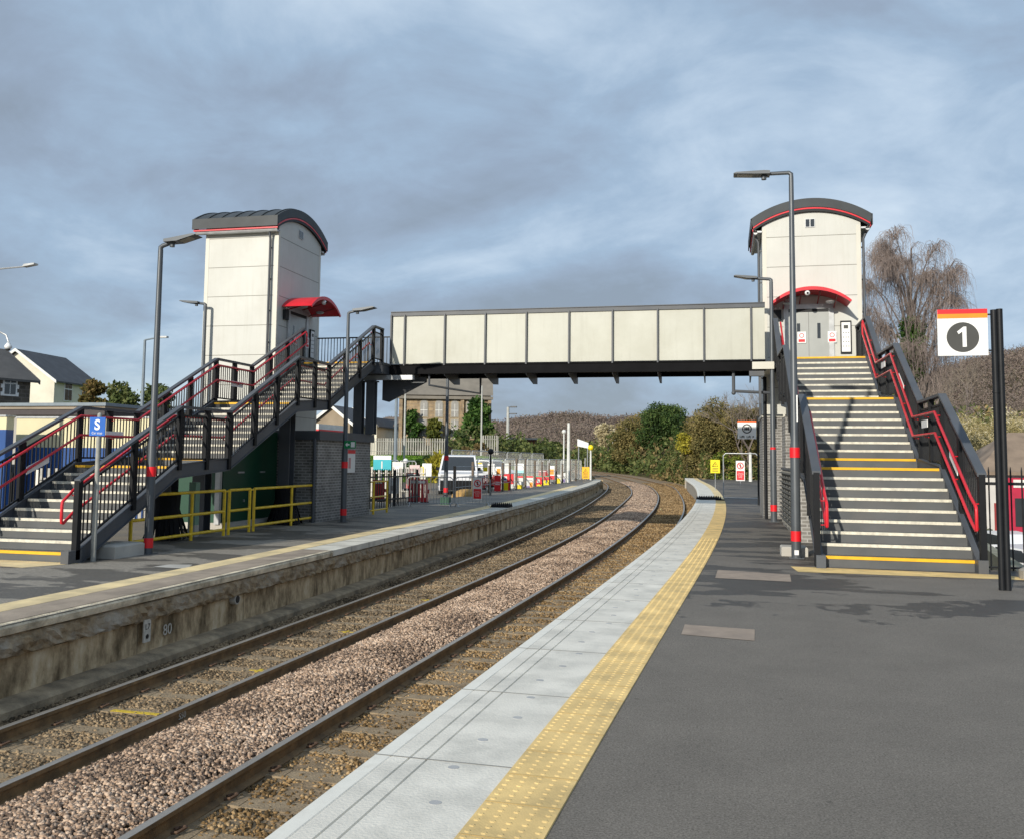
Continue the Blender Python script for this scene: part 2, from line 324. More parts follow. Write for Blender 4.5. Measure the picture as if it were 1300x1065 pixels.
m_pink=stonemat('fresh_pink_ballast',(.1,.072,.055),(.42,.29,.2),(.66,.5,.37))
m_old=stonemat('old_grey_ballast',(.06,.045,.028),(.21,.15,.09),(.38,.28,.17))
m_brown=stonemat('rusty_brown_ballast',(.09,.058,.026),(.27,.17,.075),(.46,.32,.17))
stones('ballast_stones',between(cB,cC,.1,-.1,3.5,105),125000,.021,m_pink,'pale pinkish fresh ballast stones heaped between the two tracks',crown,1,1.)
stones('ballast_stones',between(cA,cB,.09,-.09,4.5,105),52000,.022,m_old,'dark grey ballast stones between the rails of the left track',flat,2)
stones('ballast_stones',between(cLE,cA,.15,-.08,4.5,80),36000,.022,m_old,'dark grey ballast stones at the foot of the left platform wall',flat,3,1.)
stones('ballast_stones',between(cC,cRE,.09,.1,3.5,105),75000,.021,m_brown,'rusty brown ballast stones of the right track below the pale platform edge',flat,4)
# --- sleepers
sleepm=mat('sleeper_concrete',(.33,.25,.155),.9,0,.3,4,.5,50,dirt=(.14,.1,.06),dirt_amt=.85,dscale=2.5)
ypaint=mat('survey_yellow_paint',(.6,.42,.03),.8,0,.3,30)
clipm=mat('rail_clip_steel',(.11,.065,.04),.7,.3,.2,10)
def sleeper(c1,c2,first,label,group,n):
    proto=None; L=0; ys=4.6; i=0
    while i<n:
        x=(np.interp(ys,c1[:,1],c1[:,0])+np.interp(ys,c2[:,1],c2[:,0]))/2
        j=int(np.searchsorted(c1[:,1],ys)); ta=c1[min(j+1,len(c1)-1)]-c1[j-1]; ang=math.atan2(-ta[0],ta[1])
        g_=(np.interp(ys,c2[:,1],c2[:,0])-np.interp(ys,c1[:,1],c1[:,0]))
        if proto is None:
            proto=thing('sleeper',label,'sleeper',(x,ys,ZR-.137),ang,group)
            b=MB(); w=g_/2+.36; b.prism([(-.12,-.12),(.12,-.12),(.095,0),(-.095,0)],'x',-w,-g_/2+.22).prism([(-.12,-.14),(.12,-.14),(.095,-.004),(-.095,-.004)],'x',-g_/2+.22,g_/2-.22).prism([(-.12,-.12),(.12,-.12),(.095,0),(-.095,0)],'x',g_/2-.22,w)
            b.build('sleeper_block',sleepm,proto,local=True)
            for sx in(-1,1):
                for s2 in(-1,1):
                    q=MB(); cx=sx*g_/2+s2*.105; q.tube([(cx-s2*.03,-.05,.02),(cx+s2*.02,-.055,.03),(cx+s2*.045,0,.045),(cx+s2*.02,.05,.03),(cx-s2*.035,.045,.02),(cx-s2*.04,0,.025)],.012,5); q.build('rail_clip',clipm,proto,local=True)
            bare=thing('sleeper',label,'sleeper',(x,ys,ZR-.137),ang,group); cc=proto.children[0].copy(); COL.objects.link(cc); cc.parent=bare; o=proto
            first_o=proto; bareo=bare; used=False
        elif ys<26: o=copy_tree(first_o,(x,ys,ZR-.137),ang)
        elif not used: o=bareo; used=True; o.location=(x,ys,ZR-.137); o.rotation_euler=(0,0,ang)
        else: o=copy_tree(bareo,(x,ys,ZR-.137),ang)
        if c1 is cA and i in(6,9,13,18):
            b=MB(); x0={6:-.5,9:.05,13:.0,18:.1}[i]
            if i==6: b.box(x0,x0+.72,-.07,.0,-.0035,-.0005)
            else:
                b.box(x0,x0+.42,-.02,.02,-.0035,-.0005); b.box(x0+.1,x0+.15,-.085,.085,-.002,.001); b.box(x0+.25,x0+.3,-.085,.085,-.0015,.0015)
            b.build('paint_mark',ypaint,o,local=True)
            o['label']={6:'concrete sleeper of the left track with one broad yellow paint stripe',9:'nearest concrete sleeper of the left track sprayed with a yellow hash mark',13:'second concrete sleeper of the left track sprayed with a yellow hash mark',18:'farthest concrete sleeper of the left track sprayed with a yellow hash mark'}[i]
        ys+=.66; i+=1
sleeper(cA,cB,0,'weathered concrete sleeper in dark ballast under the left track','concrete sleepers of the left track',125)
sleeper(cC,cD,0,'weathered concrete sleeper in rusty brown ballast under the right track','concrete sleepers of the right track',125)
# --- platforms
def asphalt(name,col,wet_shade=.55,y0=None):
    m=bpy.data.materials.new(name); m.use_nodes=True; nt=m.node_tree; N=nt.nodes; Lk=nt.links; b=N['Principled BSDF']; b.inputs['Specular IOR Level'].default_value=.35
    tc=N.new('ShaderNodeTexCoord'); 
    def nz(sc,det,ro,src=None):
        n=N.new('ShaderNodeTexNoise'); n.inputs['Scale'].default_value=sc; n.inputs['Detail'].default_value=det; n.inputs['Roughness'].default_value=ro; Lk.new(src or tc.outputs['Object'],n.inputs['Vector']); return n
    mp=N.new('ShaderNodeMapping'); mp.inputs['Scale'].default_value=(.55,1.5,1); mp.inputs['Rotation'].default_value=(0,0,-.15); Lk.new(tc.outputs['Object'],mp.inputs[0])
    a=nz(85,5,.85); c=nz(1.6,8,.6); d=nz(.75,9,.6,mp.outputs[0])
    def mr(src,i0,i1,o0,o1):
        r=N.new('ShaderNodeMapRange'); r.inputs[1].default_value=i0;r.inputs[2].default_value=i1;r.inputs[3].default_value=o0;r.inputs[4].default_value=o1; Lk.new(src,r.inputs[0]); return r.outputs[0]
    def mul(x,y):
        q=N.new('ShaderNodeMath'); q.operation='MULTIPLY'; Lk.new(x,q.inputs[0]); Lk.new(y,q.inputs[1]); return q.outputs[0]
    stain_shade=mr(d.outputs[0],.5,.51,0,1)
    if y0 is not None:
        sp=N.new('ShaderNodeSeparateXYZ'); Lk.new(tc.outputs['Object'],sp.inputs[0]); yn=N.new('ShaderNodeMath'); yn.operation='MULTIPLY_ADD'; yn.inputs[1].default_value=9.; Lk.new(c.outputs[0],yn.inputs[0]); Lk.new(sp.outputs[1],yn.inputs[2]); stain_shade=mul(stain_shade,mr(yn.outputs[0],y0+4.4,y0+4.6,0,1))
    vo=N.new('ShaderNodeTexVoronoi'); vo.inputs['Scale'].default_value=2.3; Lk.new(tc.outputs['Object'],vo.inputs['Vector'])
    gum=mr(vo.outputs['Distance'],.035,.05,1.,0.)
    e_=nz(22,8,.85); f0=mr(e_.outputs[0],.35,.65,.84,1.16)
    f=mul(mul(mr(a.outputs[0],.35,.65,.4,1.6),mr(c.outputs[0],.3,.7,.9,1.1)),mr(stain_shade,0,1,1,wet_shade)); f=mul(mul(f,f0),mr(gum,0,1,1,.72))
    # damp patches and painted streak shadows, only beyond the near ground
    s=N.new('ShaderNodeVectorMath'); s.operation='SCALE'; s.inputs[0].default_value=col; Lk.new(f,s.inputs['Scale']); Lk.new(s.outputs[0],b.inputs['Base Color'])
    Lk.new(mr(stain_shade,0,1,.88,.6),b.inputs['Roughness'])
    bp=N.new('ShaderNodeBump'); bp.inputs['Strength'].default_value=.35; bp.inputs['Distance'].default_value=.004; Lk.new(a.outputs[0],bp.inputs['Height']); Lk.new(bp.outputs[0],b.inputs['Normal'])
    return m
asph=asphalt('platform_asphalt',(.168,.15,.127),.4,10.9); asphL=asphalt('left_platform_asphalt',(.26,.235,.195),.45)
coping=mat('coping_concrete',(.74,.7,.61),.75,0,.1,2.5,.2,60,dirt=(.5,.48,.42),dirt_amt=.65,dscale=2.6)
copwhite=mat('coping_edge_white',(.82,.79,.7),.7,0,.1,4,dirt=(.45,.42,.36),dirt_amt=.4,dscale=4)
tact=mat('buff_tactile_paving',(.82,.58,.235),.75,0,.14,3,.15,90,dirt=(.46,.34,.15),dirt_amt=.7,dscale=2.2)
tactL=mat('worn_tactile_paving',(.82,.64,.34),.8,0,.15,3,dirt=(.36,.3,.2),dirt_amt=.5,dscale=1.6)
seam=mat('slab_seam',(.2,.2,.19),.9)
# right platform
cr=seg(cRE,-8,88)
def rside(y): return 9.0 if y<15.7 else 3.95
mb=MB(); inner=off(cr,1.15); vs=[];rows=[]
ys=sorted(set(list(inner[:,1])+[15.7,15.71])); 
for y in ys:
    x0=float(np.interp(y,inner[:,1],inner[:,0])); x1=rside(y) if y<60 else 3.95+ (y-60)*.05
    vs+= [(x0,y,0),(x0+(x1-x0)*.5,y,0),(x1,y,0)]
fs=[(i*3+k,i*3+k+1,(i+1)*3+k+1,(i+1)*3+k) for i in range(len(ys)-1) for k in(0,1)]
mb.add(vs,fs)
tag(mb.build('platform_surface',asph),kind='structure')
mb=MB()
mb.box(3.93,3.96,15.7,60,-3,0.0); mb.box(3.95,9,15.66,15.69,-3,0); 
ribbon(mb,cr,[(.12,-.1),(.12,-1.2)])
mb.add([(float(cr[-1,0]),88,0),(6,88,0),(6,88,-1.5),(float(cr[-1,0]),88,-1.5)],[(0,1,2,3)])
tag(mb.build('platform_wall',concrete),kind='structure')
# coping slabs: white edge + grey slab with two grooves
mb=MB(); ribbon(mb,cr,[(.13,-.1),(0,-.1),(0,-.006),(.008,.004),(.09,.004)]); 
tag(mb.build('platform_edge',copwhite,smooth=False),kind='structure')
mb=MB(); 
ribbon(mb,cr,[(.09,.004),(.098,.0),(.1,.0),(.108,.004),(.2,.004),(.203,-.004),(.211,-.004),(.214,.004),(.3,.004),(.303,-.004),(.311,-.004),(.314,.004),(.78,.004)])
tag(mb.build('coping_slabs',coping),kind='structure')
mb=MB()
for y in np.arange(3.4,42,1.5):
    j=int(np.searchsorted(cr[:,1],y)); p=Vector((float(np.interp(y,cr[:,1],cr[:,0])),y,.0055)); n=normals(cr)[j]; a=p+Vector((0*n[0],0,0)); q=p+Vector((n[0]*.78,n[1]*.78,0))
    mb.beam(a,q,.009,.003)
mb2=MB()
for y in np.arange(4.3,36,.5):
    x=float(np.interp(y,cr[:,1],cr[:,0]))+.52; mb2.cyl((x+.05*math.sin(y*9),y,.003),.03,.003,14)
tag(mb.build('slab_joints',seam),kind='structure')
discm=mat('slab_plug_grey',(.42,.42,.41),.8)
tag(mb2.build('slab_plugs',discm),kind='structure')
mb=MB(); ribbon(mb,seg(cr,-8,39.5),[(.78,.004),(.782,.009),(1.15,.009),(1.152,0)]); 
tag(mb.build('tactile_paving',tact),kind='structure')
mb=MB(); ct=seg(cr,2.5,40); nn=normals(ct)
for y in np.arange(3.5,20,.067):
    j=min(int(np.searchsorted(ct[:,1],y)),len(ct)-1); x=float(np.interp(y,ct[:,1],ct[:,0])); n=nn[j]
    for k in range(5):
        o_=.815+k*.075; px,py=x+n[0]*o_,y+n[1]*o_; r=.018
        vs=[(px+r*math.cos(a),py+r*math.sin(a),.0087) for a in [PI*i/3 for i in range(6)]]+[(px+r*.55*math.cos(a),py+r*.55*math.sin(a),.0128) for a in [PI*i/3 for i in range(6)]]
        mb.add(vs,[(i,(i+1)%6,(i+1)%6+6,i+6) for i in range(6)]+[(6,7,8,9,10,11)])
tag(mb.build('tactile_blisters',tact),kind='structure')
mb=MB()
for y in np.arange(2.8,39,.4):
    j=int(np.searchsorted(cr[:,1],y)); p=Vector((float(np.interp(y,cr[:,1],cr[:,0])),y,.0105)); n=normals(cr)[j]
    mb.beam(p+Vector((n[0]*.785,n[1]*.785,0)),p+Vector((n[0]*1.148,n[1]*1.148,0)),.005,.002)
tag(mb.build('tactile_joints',mat('tactile_seam',(.4,.29,.12),.9)),kind='structure')
# old far ramp: whole strip of pale slabs
mb=MB(); ribbon(mb,seg(cr,39.5,88),[(.78,.006),(1.15,.006)]); tag(mb.build('old_tactile_strip',tactL),kind='structure')
# strips at stair foot, patches
patchm=mat('buff_patch',(.33,.26,.2),.85,0,.15,6,dirt=(.22,.18,.15),dirt_amt=.5)
mb=MB(); mb.add([(1.06,14.42,.004),(4.35,14.42,.004),(4.0,14.98,.004),(1.0,15.12,.004)],[(0,1,2,3)]); tag(mb.build('tactile_strip',tact),kind='structure')
mb=MB(); mb.add([(-.4,8.93,.004),(.26,8.8,.004),(.28,9.38,.004),(-.39,9.47,.004)],[(0,1,2,3)])
mb.add([(-.13,13.3,.004),(.88,13.2,.004),(.92,14.05,.004),(-.1,14.3,.004)],[(0,1,2,3)]); tag(mb.build('pavement_patches',patchm),kind='structure')
# left platform
cl=seg(cLE,-8,80)
mb=MB(); ci=off(cl,-.35); vs=[]
for i in range(len(ci)):
    vs+=[(ci[i,0]+.35,cl[i,1],ZL),(-9.2 if ci[i,1]<70 else -11,cl[i,1],ZL),(-11.6,cl[i,1],ZL)]
fs=[(i*3+k,i*3+k+1,(i+1)*3+k+1,(i+1)*3+k) for i in range(len(ci)-1) for k in(0,1)]
mb.add(vs,fs); tag(mb.build('platform_surface',asphL),kind='structure')
oldcop=mat('old_coping_concrete',(.76,.65,.47),.9,0,.25,5,.6,50,dirt=(.16,.13,.08),dirt_amt=.7,dscale=3)
paleslab=mat('pale_slab',(.66,.63,.54),.8,0,.12,2,.2,60,dirt=(.34,.31,.26),dirt_amt=.5,dscale=1.5)
brownslab=mat('worn_brown_slab',(.36,.29,.22),.9,0,.2,2,.3,50,dirt=(.12,.1,.08),dirt_amt=.5,dscale=1.5)
mb=MB(); ribbon(mb,seg(cLE,-8,16),[(-.62,ZL+.004),(-.05,ZL+.006),(0,ZL-.01),(.012,ZL-.03),(0,ZL-.1),(-.06,ZL-.12)]); mb.cur=0
tag(mb.build('old_coping',[oldcop]),kind='structure')
mb=MB(); ribbon(mb,seg(cLE,-8,16),[(-.62,ZL+.008),(-.1,ZL+.01)]); tag(mb.build('old_edge_slabs',brownslab),kind='structure')
mb=MB(); ribbon(mb,seg(cLE,16,80),[(-.62,ZL+.004),(0,ZL+.006),(.0,ZL-.1),(-.06,ZL-.12)]); tag(mb.build('new_coping',paleslab),kind='structure')
mb=MB()
for y in np.arange(16,79,.9): x=float(np.interp(y,cLE[:,1],cLE[:,0])); mb.box(x-.62,x+.003,y-.006,y+.006,ZL-.098,ZL+.009)
tag(mb.build('coping_joints',seam),kind='structure')
mb=MB(); ribbon(mb,seg(cLE,-8,60),[(-1.02,ZL),(-1.02,ZL+.009),(-.62,ZL+.011),(-.62,ZL+.004)]); tag(mb.build('tactile_paving',tactL),kind='structure')
# left wall: corbelled stone band, stained lower wall, footing
def wallmat():
    m=bpy.data.materials.new('stained_platform_wall'); m.use_nodes=True; nt=m.node_tree; N=nt.nodes; Lk=nt.links; b=N['Principled BSDF']; b.inputs['Roughness'].default_value=.92
    tc=N.new('ShaderNodeTexCoord'); mp=N.new('ShaderNodeMapping'); mp.inputs['Scale'].default_value=(1,1.3,.6); Lk.new(tc.outputs['Object'],mp.inputs[0])
    n1=N.new('ShaderNodeTexNoise'); n1.inputs['Scale'].default_value=2.1; n1.inputs['Detail'].default_value=9; n1.inputs['Roughness'].default_value=.68; Lk.new(mp.outputs[0],n1.inputs['Vector'])
    cr=N.new('ShaderNodeValToRGB'); e=cr.color_ramp.elements; e[0].position=.34; e[0].color=(.11,.08,.04,1); e[1].position=.7; e[1].color=(.74,.64,.46,1); k=e.new(.45); k.color=(.3,.22,.125,1); k=e.new(.55); k.color=(.56,.43,.26,1)
    Lk.new(n1.outputs[0],cr.inputs[0])
    # occasional vertical panel joints
    sp=N.new('ShaderNodeSeparateXYZ'); Lk.new(tc.outputs['Object'],sp.inputs[0]); mo=N.new('ShaderNodeMath'); mo.operation='PINGPONG'; mo.inputs[1].default_value=1.3; Lk.new(sp.outputs[1],mo.inputs[0])
    r=N.new('ShaderNodeMapRange'); r.inputs[1].default_value=0; r.inputs[2].default_value=.02; r.inputs[3].default_value=.45; r.inputs[4].default_value=1; Lk.new(mo.outputs[0],r.inputs[0])
    s=N.new('ShaderNodeVectorMath'); s.operation='SCALE'; Lk.new(cr.outputs[0],s.inputs[0]); Lk.new(r.outputs[0],s.inputs['Scale']); Lk.new(s.outputs[0],b.inputs['Base Color'])
    n3=N.new('ShaderNodeTexNoise'); n3.inputs['Scale'].default_value=9; n3.inputs['Detail'].default_value=8; Lk.new(tc.outputs['Object'],n3.inputs['Vector'])
    bp=N.new('ShaderNodeBump'); bp.inputs['Strength'].default_value=.7; bp.inputs['Distance'].default_value=.03; Lk.new(n3.outputs[0],bp.inputs['Height']); Lk.new(bp.outputs[0],b.inputs['Normal']); return m
wm=wallmat()
bandm=mat('old_band_masonry',(.3,.225,.135),.95,0,.4,9,1.,22,dirt=(.45,.41,.34),dirt_amt=.75,dscale=1.6)
mb=MB(); gj=random.Random(3); yb=np.concatenate([np.arange(2,30,.09),np.arange(30,80,.5)]); cb_=np.stack([np.interp(yb,cLE[:,1],cLE[:,0]),yb],1); pr_=[(-.06,ZL-.12),(-.03,ZL-.13),(-.015,ZL-.17),(-.01,ZL-.23),(-.02,ZL-.29),(-.02,ZL-.33),(-.05,ZL-.355),(-.12,ZL-.365)]
vs=[]
for i,(x,y) in enumerate(cb_):
    for k,(o_,z) in enumerate(pr_): vs.append((x+o_+(gj.gauss(0,.011)+.012*math.sin(y*5+k*1.3)*math.sin(y*1.7) if 0<k<7 else 0),y,z+(gj.gauss(0,.006) if 0<k<7 else 0)))
P_=len(pr_); mb.add(vs,[(i*P_+k,(i+1)*P_+k,(i+1)*P_+k+1,i*P_+k+1) for i in range(len(cb_)-1) for k in range(P_-1)])
tag(mb.build('wall_band',[bandm]),kind='structure')
mb=MB(); ribbon(mb,cl,[(-.12,ZL-.37),(-.12,-.86),(-.12,-1.2)]); mb.add([(-10.2,80,ZL),(-12,80,ZL),(-12,80,-1.3),(-10.2,80,-1.3)],[(0,1,2,3)]); tag(mb.build('platform_wall',wm),kind='structure')
mb=MB(); ribbon(mb,cl,[(-.12,-.86),(.12,-.885),(.15,-.92),(.15,-1.1)]); tag(mb.build('wall_footing',mat('footing_concrete',(.36,.28,.18),.95,0,.3,5,.6,30,dirt=(.1,.085,.06),dirt_amt=.7,dscale=2)),kind='structure')
palem=mat('limewash_number',(.55,.52,.45),.9,0,.2,20)
t8=text('80',.2,(-7.135,11.0,-.66),(R_(90),0,R_(90)),palem,None,'painted_number',.002); tag(t8,'faded white number 80 painted on the old platform wall','painted number')
p=thing('distance_plate','small white plate with a hole on the old platform wall beside the number 80','plate',(-7.09,10.48,-.72))
b=MB(); b.box(-.008,.01,-.07,.07,0,.28); b.build('plate',palem,p,local=True); b=MB(); b.cyl((.0,0,.07),.03,.014,10,'x'); b.build('hole',blackink,p,local=True)
text('L7',.1,(.0125,0,.19),(R_(90),0,R_(90)),blackink,p,'lettering',.001)
dp=MB(); dp.tube([(-7.16,12.65,-.5),(-7.06,12.65,-.5)],[.075,.075],14); dp.cur=1; dp.tube([(-7.061,12.65,-.5),(-7.055,12.65,-.5)],[.055,.055],14); tag(dp.build('drain_pipe',[concl,blackink]),'round drain pipe mouth in the old platform wall, right of the number 80','pipe')
# left stair-foot tactile strips
mb=MB(); mb.add([(-14,12.55,ZL+.004),(-10.35,12.1,ZL+.004),(-9.95,12.85,ZL+.004),(-14,12.95,ZL+.004)],[(0,1,2,3)])
tag(mb.build('tactile_strip',tactL),kind='structure')
mb=MB(); mb.add([(-8.6,12.8,ZL+.004),(-7.98,12.75,ZL+.004),(-8.2,13.25,ZL+.004),(-8.55,13.15,ZL+.004)],[(0,1,2,3)]); tag(mb.build('pavement_patches',concl),kind='structure')
# ================= stairs, bridge, towers =================
def interp(pl,y): return float(np.interp(y,[p[0] for p in pl],[p[1] for p in pl]))
def bars_panel(name,pts0,pts1,parent,T,Bt,x,y0,y1,m_=None,sp=.105):
    """bar panel in plane X=x between y0,y1"""
    mb=MB(); 
    ks=[y0]+[p[0] for p in T if y0<p[0]<y1]+[y1]
    for a,b in zip(ks[:-1],ks[1:]):
        mb.vbeam((x,a,interp(T,a)-.16),(x,b,interp(T,b)-.16),.03,.035); mb.vbeam((x,a,interp(Bt,a)+.09),(x,b,interp(Bt,b)+.09),.03,.035)
    n=max(1,int((y1-y0)/sp)); 
    for i in range(1,n+1):
        y=y0+(y1-y0)*i/(n+1); mb.box(x-.009,x+.009,y-.009,y+.009,interp(Bt,y)+.08,interp(T,y)-.16)
    return mb.build('bar_panel',m_ or black,parent)
def balustrade(parent,x,T,Bt,posts,capx=.12,red_side=0,redT=None,loops=(1,1),capm=None,h1=.95,h2=.58):
    bal=MB()
    for (a,za),(b,zb) in zip(T[:-1],T[1:]): bal.vbeam((x,a,za),(x,b,zb),capx,.05)
    B_=bal.build('balustrade',capm or dgrey,parent)
    for y in posts:
        p=MB(); p.box(x-.045,x+.045,y-.05,y+.05,interp(Bt,y)-.12,interp(T,y)-.02); p.build('post',post_m,B_)
    for a,b in zip(posts[:-1],posts[1:]): bars_panel('bar_panel',0,0,B_,T,Bt,x,a+.05,b-.05)
    if red_side:
        xr=x+red_side*.13
        ps=[(y,z) for y,z in Bt]
        for nm,h in(('upper',h1),('lower',h2)):
            pts=[]
            for i,(y,z) in enumerate(redT): pts.append((xr,y,z+h))
            mb=MB(); mb.tube(pts,.024,8)
            for y in posts[::1]:
                if redT[0][0]<y<redT[-1][0]: mb.tube([(xr,y,interp(redT,y)+h),(xr-red_side*.02,y,interp(redT,y)+h-.05),(x,y,interp(redT,y)+h-.05)],.01,5)
            if nm=='upper':
                if loops[0]: y,z=redT[0]; mb.tube([(xr,y,z+h1),(xr,y-.04,z+h1-.03),(xr,y-.05,z+h1-.08),(xr,y-.05,z+h2+.05),(xr,y-.04,z+h2+.01),(xr,y,z+h2)],.024,8)
                if loops[1]: y,z=redT[-1]; mb.tube([(xr,y,z+h1),(xr,y+.05,z+h1-.04),(xr,y+.05,z+h2+.04),(xr,y,z+h2)],.024,8)
            mb.build('handrail',red,parent,smooth=True)
    return B_
def stair(label,x0,x1,fl,end,rail_l,rail_r,base):
    st=thing('footbridge_stairs',label,'stairs',base)
    line=[]   # nosing polyline
    for i,(Y,n,z,r,g) in enumerate(fl):
        for k in range(1,n+1):
            y=Y+(k-1)*g; zz=z+k*r
            ye=y+g+.02 if k<n else (fl[i+1][0]+.02 if i+1<len(fl) else end)
            b=MB(); b.box(x0+.05,x1-.05,y,ye,zz-.035,zz).box(x0+.05,x1-.05,y+.004,y+.02,zz-r-.005,zz-.035)
            s_=b.build('step' if k<n else 'landing',stepm,st)
            yel=(k==n) or (k==1 and i<2)
            b=MB(); b.box(x0+.075,x1-.075,y-.005,y+.055,zz+.0005,zz+.006).box(x0+.075,x1-.075,y-.007,y-.0005,zz-.04,zz+.006)
            b.build('nosing_strip',noseyel if yel else nosewht,s_)
        line+=[(Y-.02,z+r*.9),(Y+(n-1)*g,z+n*r)]
    line.append((end,line[-1][1]))
    for x in(x0+.025,x1-.025):
        b=MB(); h=.27
        l2=[(line[0][0]-.1,line[0][1]-.06)]+line[1:]
        for (a,za),(c,zc) in zip(l2[:-1],l2[1:]): b.vbeam((x,a,za-.09),(x,c,zc-.09),.055,h)
        b.box(x-.07,x+.07,line[0][0]-.2,line[0][0]+.12,base[2],base[2]+.2)
        # lower flange
        for (a,za),(c,zc) in zip(l2[:-1],l2[1:]): b.vbeam((x,a,za-.215),(x,c,zc-.215),.1,.02); b.vbeam((x,a,za+.038),(x,c,zc+.038),.1,.016)
        b.build('stringer',dgrey,st)
        bo=MB()
        for (a,za),(c,zc) in zip(l2[1:-1],l2[2:]):
            if abs(za-zc)<.01:
                for t in(.15,.5,.85): bo.sphere((x+(.04 if x==x1-.025 else -.04),a+(c-a)*t,za-.08),.028,8,6)
        if bo.v: bo.build('bulkhead_light',galv,st)
    return st,line
# ---- right stairs
rise=.17
stR,lineR=stair('right-hand grey steel stairs with pale nosings climbing to the lift tower behind platform sign 1',1.42,3.76,
 [(15.23,9,0,rise,.286),(19.52,9,1.53,rise,.286),(23.82,8,3.06,rise,.286)],27.78,None,None,(2.6,15.2,0))
TR=[(15.06,1.46),(17.5,2.82),(19.3,2.80),(21.8,4.25),(24.0,4.27),(25.85,5.48),(27.75,5.48)]
BR=[(15.06,.12),(17.52,1.57),(19.3,1.57),(21.8,3.1),(23.75,3.1),(25.8,4.44),(27.75,4.44)]
redR=[(14.95,.06),(15.2,.17),(17.5,1.57),(19.45,1.57),(21.75,3.08),(23.75,3.08),(25.8,4.42)]
balustrade(stR,3.76,TR,BR,[15.1,16.3,17.48,18.4,19.35,20.6,21.78,22.9,24.0,24.9,25.82,26.8,27.7],.13,-1,redR,(1,1))
balustrade(stR,1.40,TR[:6]+[(26.12,5.48)],BR[:6]+[(26.12,4.44)],[15.1,16.3,17.48,18.4,19.35,20.6,21.78,22.9,24.0,24.9,25.82,26.1],.13,1,redR,(1,0))
for y,z in((16.35,1.65),(18.5,2.35),(20.7,3.3),(22.9,3.9)):
    b=MB(); dz=.594*.25 if y in(16.35,20.7) else 0; b.vbeam((3.66,y-.25,z-dz),(3.66,y+.25,z+dz),.012,.14); b.build('sign_plate',signwhite,stR)
# ---- left stairs
stL,lineL=stair('left-hand grey steel stairs climbing right to the footbridge behind the blue car stop sign',-12.36,-10.06,
 [(12.9,10,ZL,.1507,.303),(17.5,10,ZL+1.507,.1507,.338),(22.35,10,ZL+3.014,.1507,.345)],25.56,None,None,(-11.2,12.9,ZL))
TL=[(12.86,1.2),(15.65,2.53),(17.45,2.53),(20.55,4.02),(22.35,4.02),(25.42,5.47),(26.15,5.47)]
BL=[(12.86,.05),(15.65,1.46),(17.45,1.46),(20.55,2.96),(22.35,2.96),(25.42,4.44),(26.15,4.44)]
redL=[(12.75,-.05),(12.95,.1),(15.65,1.41),(17.45,1.41),(20.55,2.9),(22.35,2.9),(25.45,4.4)]
pL=[12.9,14.3,15.65,16.6,17.45,18.5,19.5,20.55,21.5,22.35,23.4,24.4,25.42,26.1]
balustrade(stL,-10.06,TL,BL,pL,.11,-1,redL,(1,0))
TL2=[(a+(.15 if i else -.3),b) for i,(a,b) in enumerate(TL[:6])]; BL2=[(a+(.15 if i else -.3),b) for i,(a,b) in enumerate(BL[:6])]
TL2[0]=(12.86,1.2); BL2[0]=(12.86,.05)
balustrade(stL,-12.36,TL2,BL2,[12.9,14.3,15.8,16.7,17.6,18.6,19.6,20.7,21.6,22.5,23.5,24.5,25.5],.11,1,redL,(0,1))
for y,z,dz in((14.6,1.42,.11),(16.75,2.02,0),(18.9,2.6,.11),(21.6,3.45,0)):
    b=MB(); b.vbeam((-12.27,y-.28,z-dz),(-12.27,y+.28,z+dz),.012,.14); b.build('sign_plate',signwhite,stL)
# ---- bridge
BY0,BY1=26.2,27.75
br=thing('footbridge','long covered-sided footbridge with cream panels and dark ribs spanning both tracks','footbridge',(-4.3,27,4.4))
deckm=mat('deck_grey',(.06,.065,.07),.7)
xs=[-9.78,-9.35,-8.09,-6.84,-5.60,-4.34,-3.08,-1.80,-.52,.76,1.14]
for y,s_ in((BY0,-1),(BY1,1)):
    for a,b in zip(xs[:-1],xs[1:]):
        q=MB(); q.box(a+.012,b-.012,y-.02,y+.02,4.42,5.86); q.build('side_panel',bridgecream,br)
    for i,x in enumerate(xs[:-1]):
        q=MB(); q.box(x-.022,x+.022,y+s_*.02,y+s_*.1,4.36,5.9); q.build('rib',dgrey,br)
    q=MB(); q.box(-9.8,1.14,y-.06,y+.06,5.865,5.98); q.box(-9.8,1.14,y-.085,y+.085,5.98,6.0); q.build('top_rail',dgrey,br)
    q=MB(); q.box(-9.8,1.14,y+s_*.015-.05,y+s_*.015+.05,4.12,4.36); q.box(-9.8,1.14,y-.09,y+.09,4.36,4.40); q.box(-9.8,1.14,y-.09,y+.09,4.1,4.12); q.build('edge_beam',mat('beam_black',(.006,.006,.007),.7,0,.2,3,spec=.1),br)
q=MB(); q.box(-9.8,1.14,BY0+.06,BY1-.06,4.30,4.38); q.build('deck',deckm,br)
for x in xs[1:-1]:
    q=MB(); q.prism([(BY0-.06,4.1),(BY1+.06,4.1),(BY1+.06,3.9),(BY1-.5,3.86),(BY0+.0,4.05)],'x',x-.012,x+.012); q.box(x-.012,x+.012,BY0+.08,BY1-.08,4.1,4.3); q.build('cross_beam',dgrey,br)
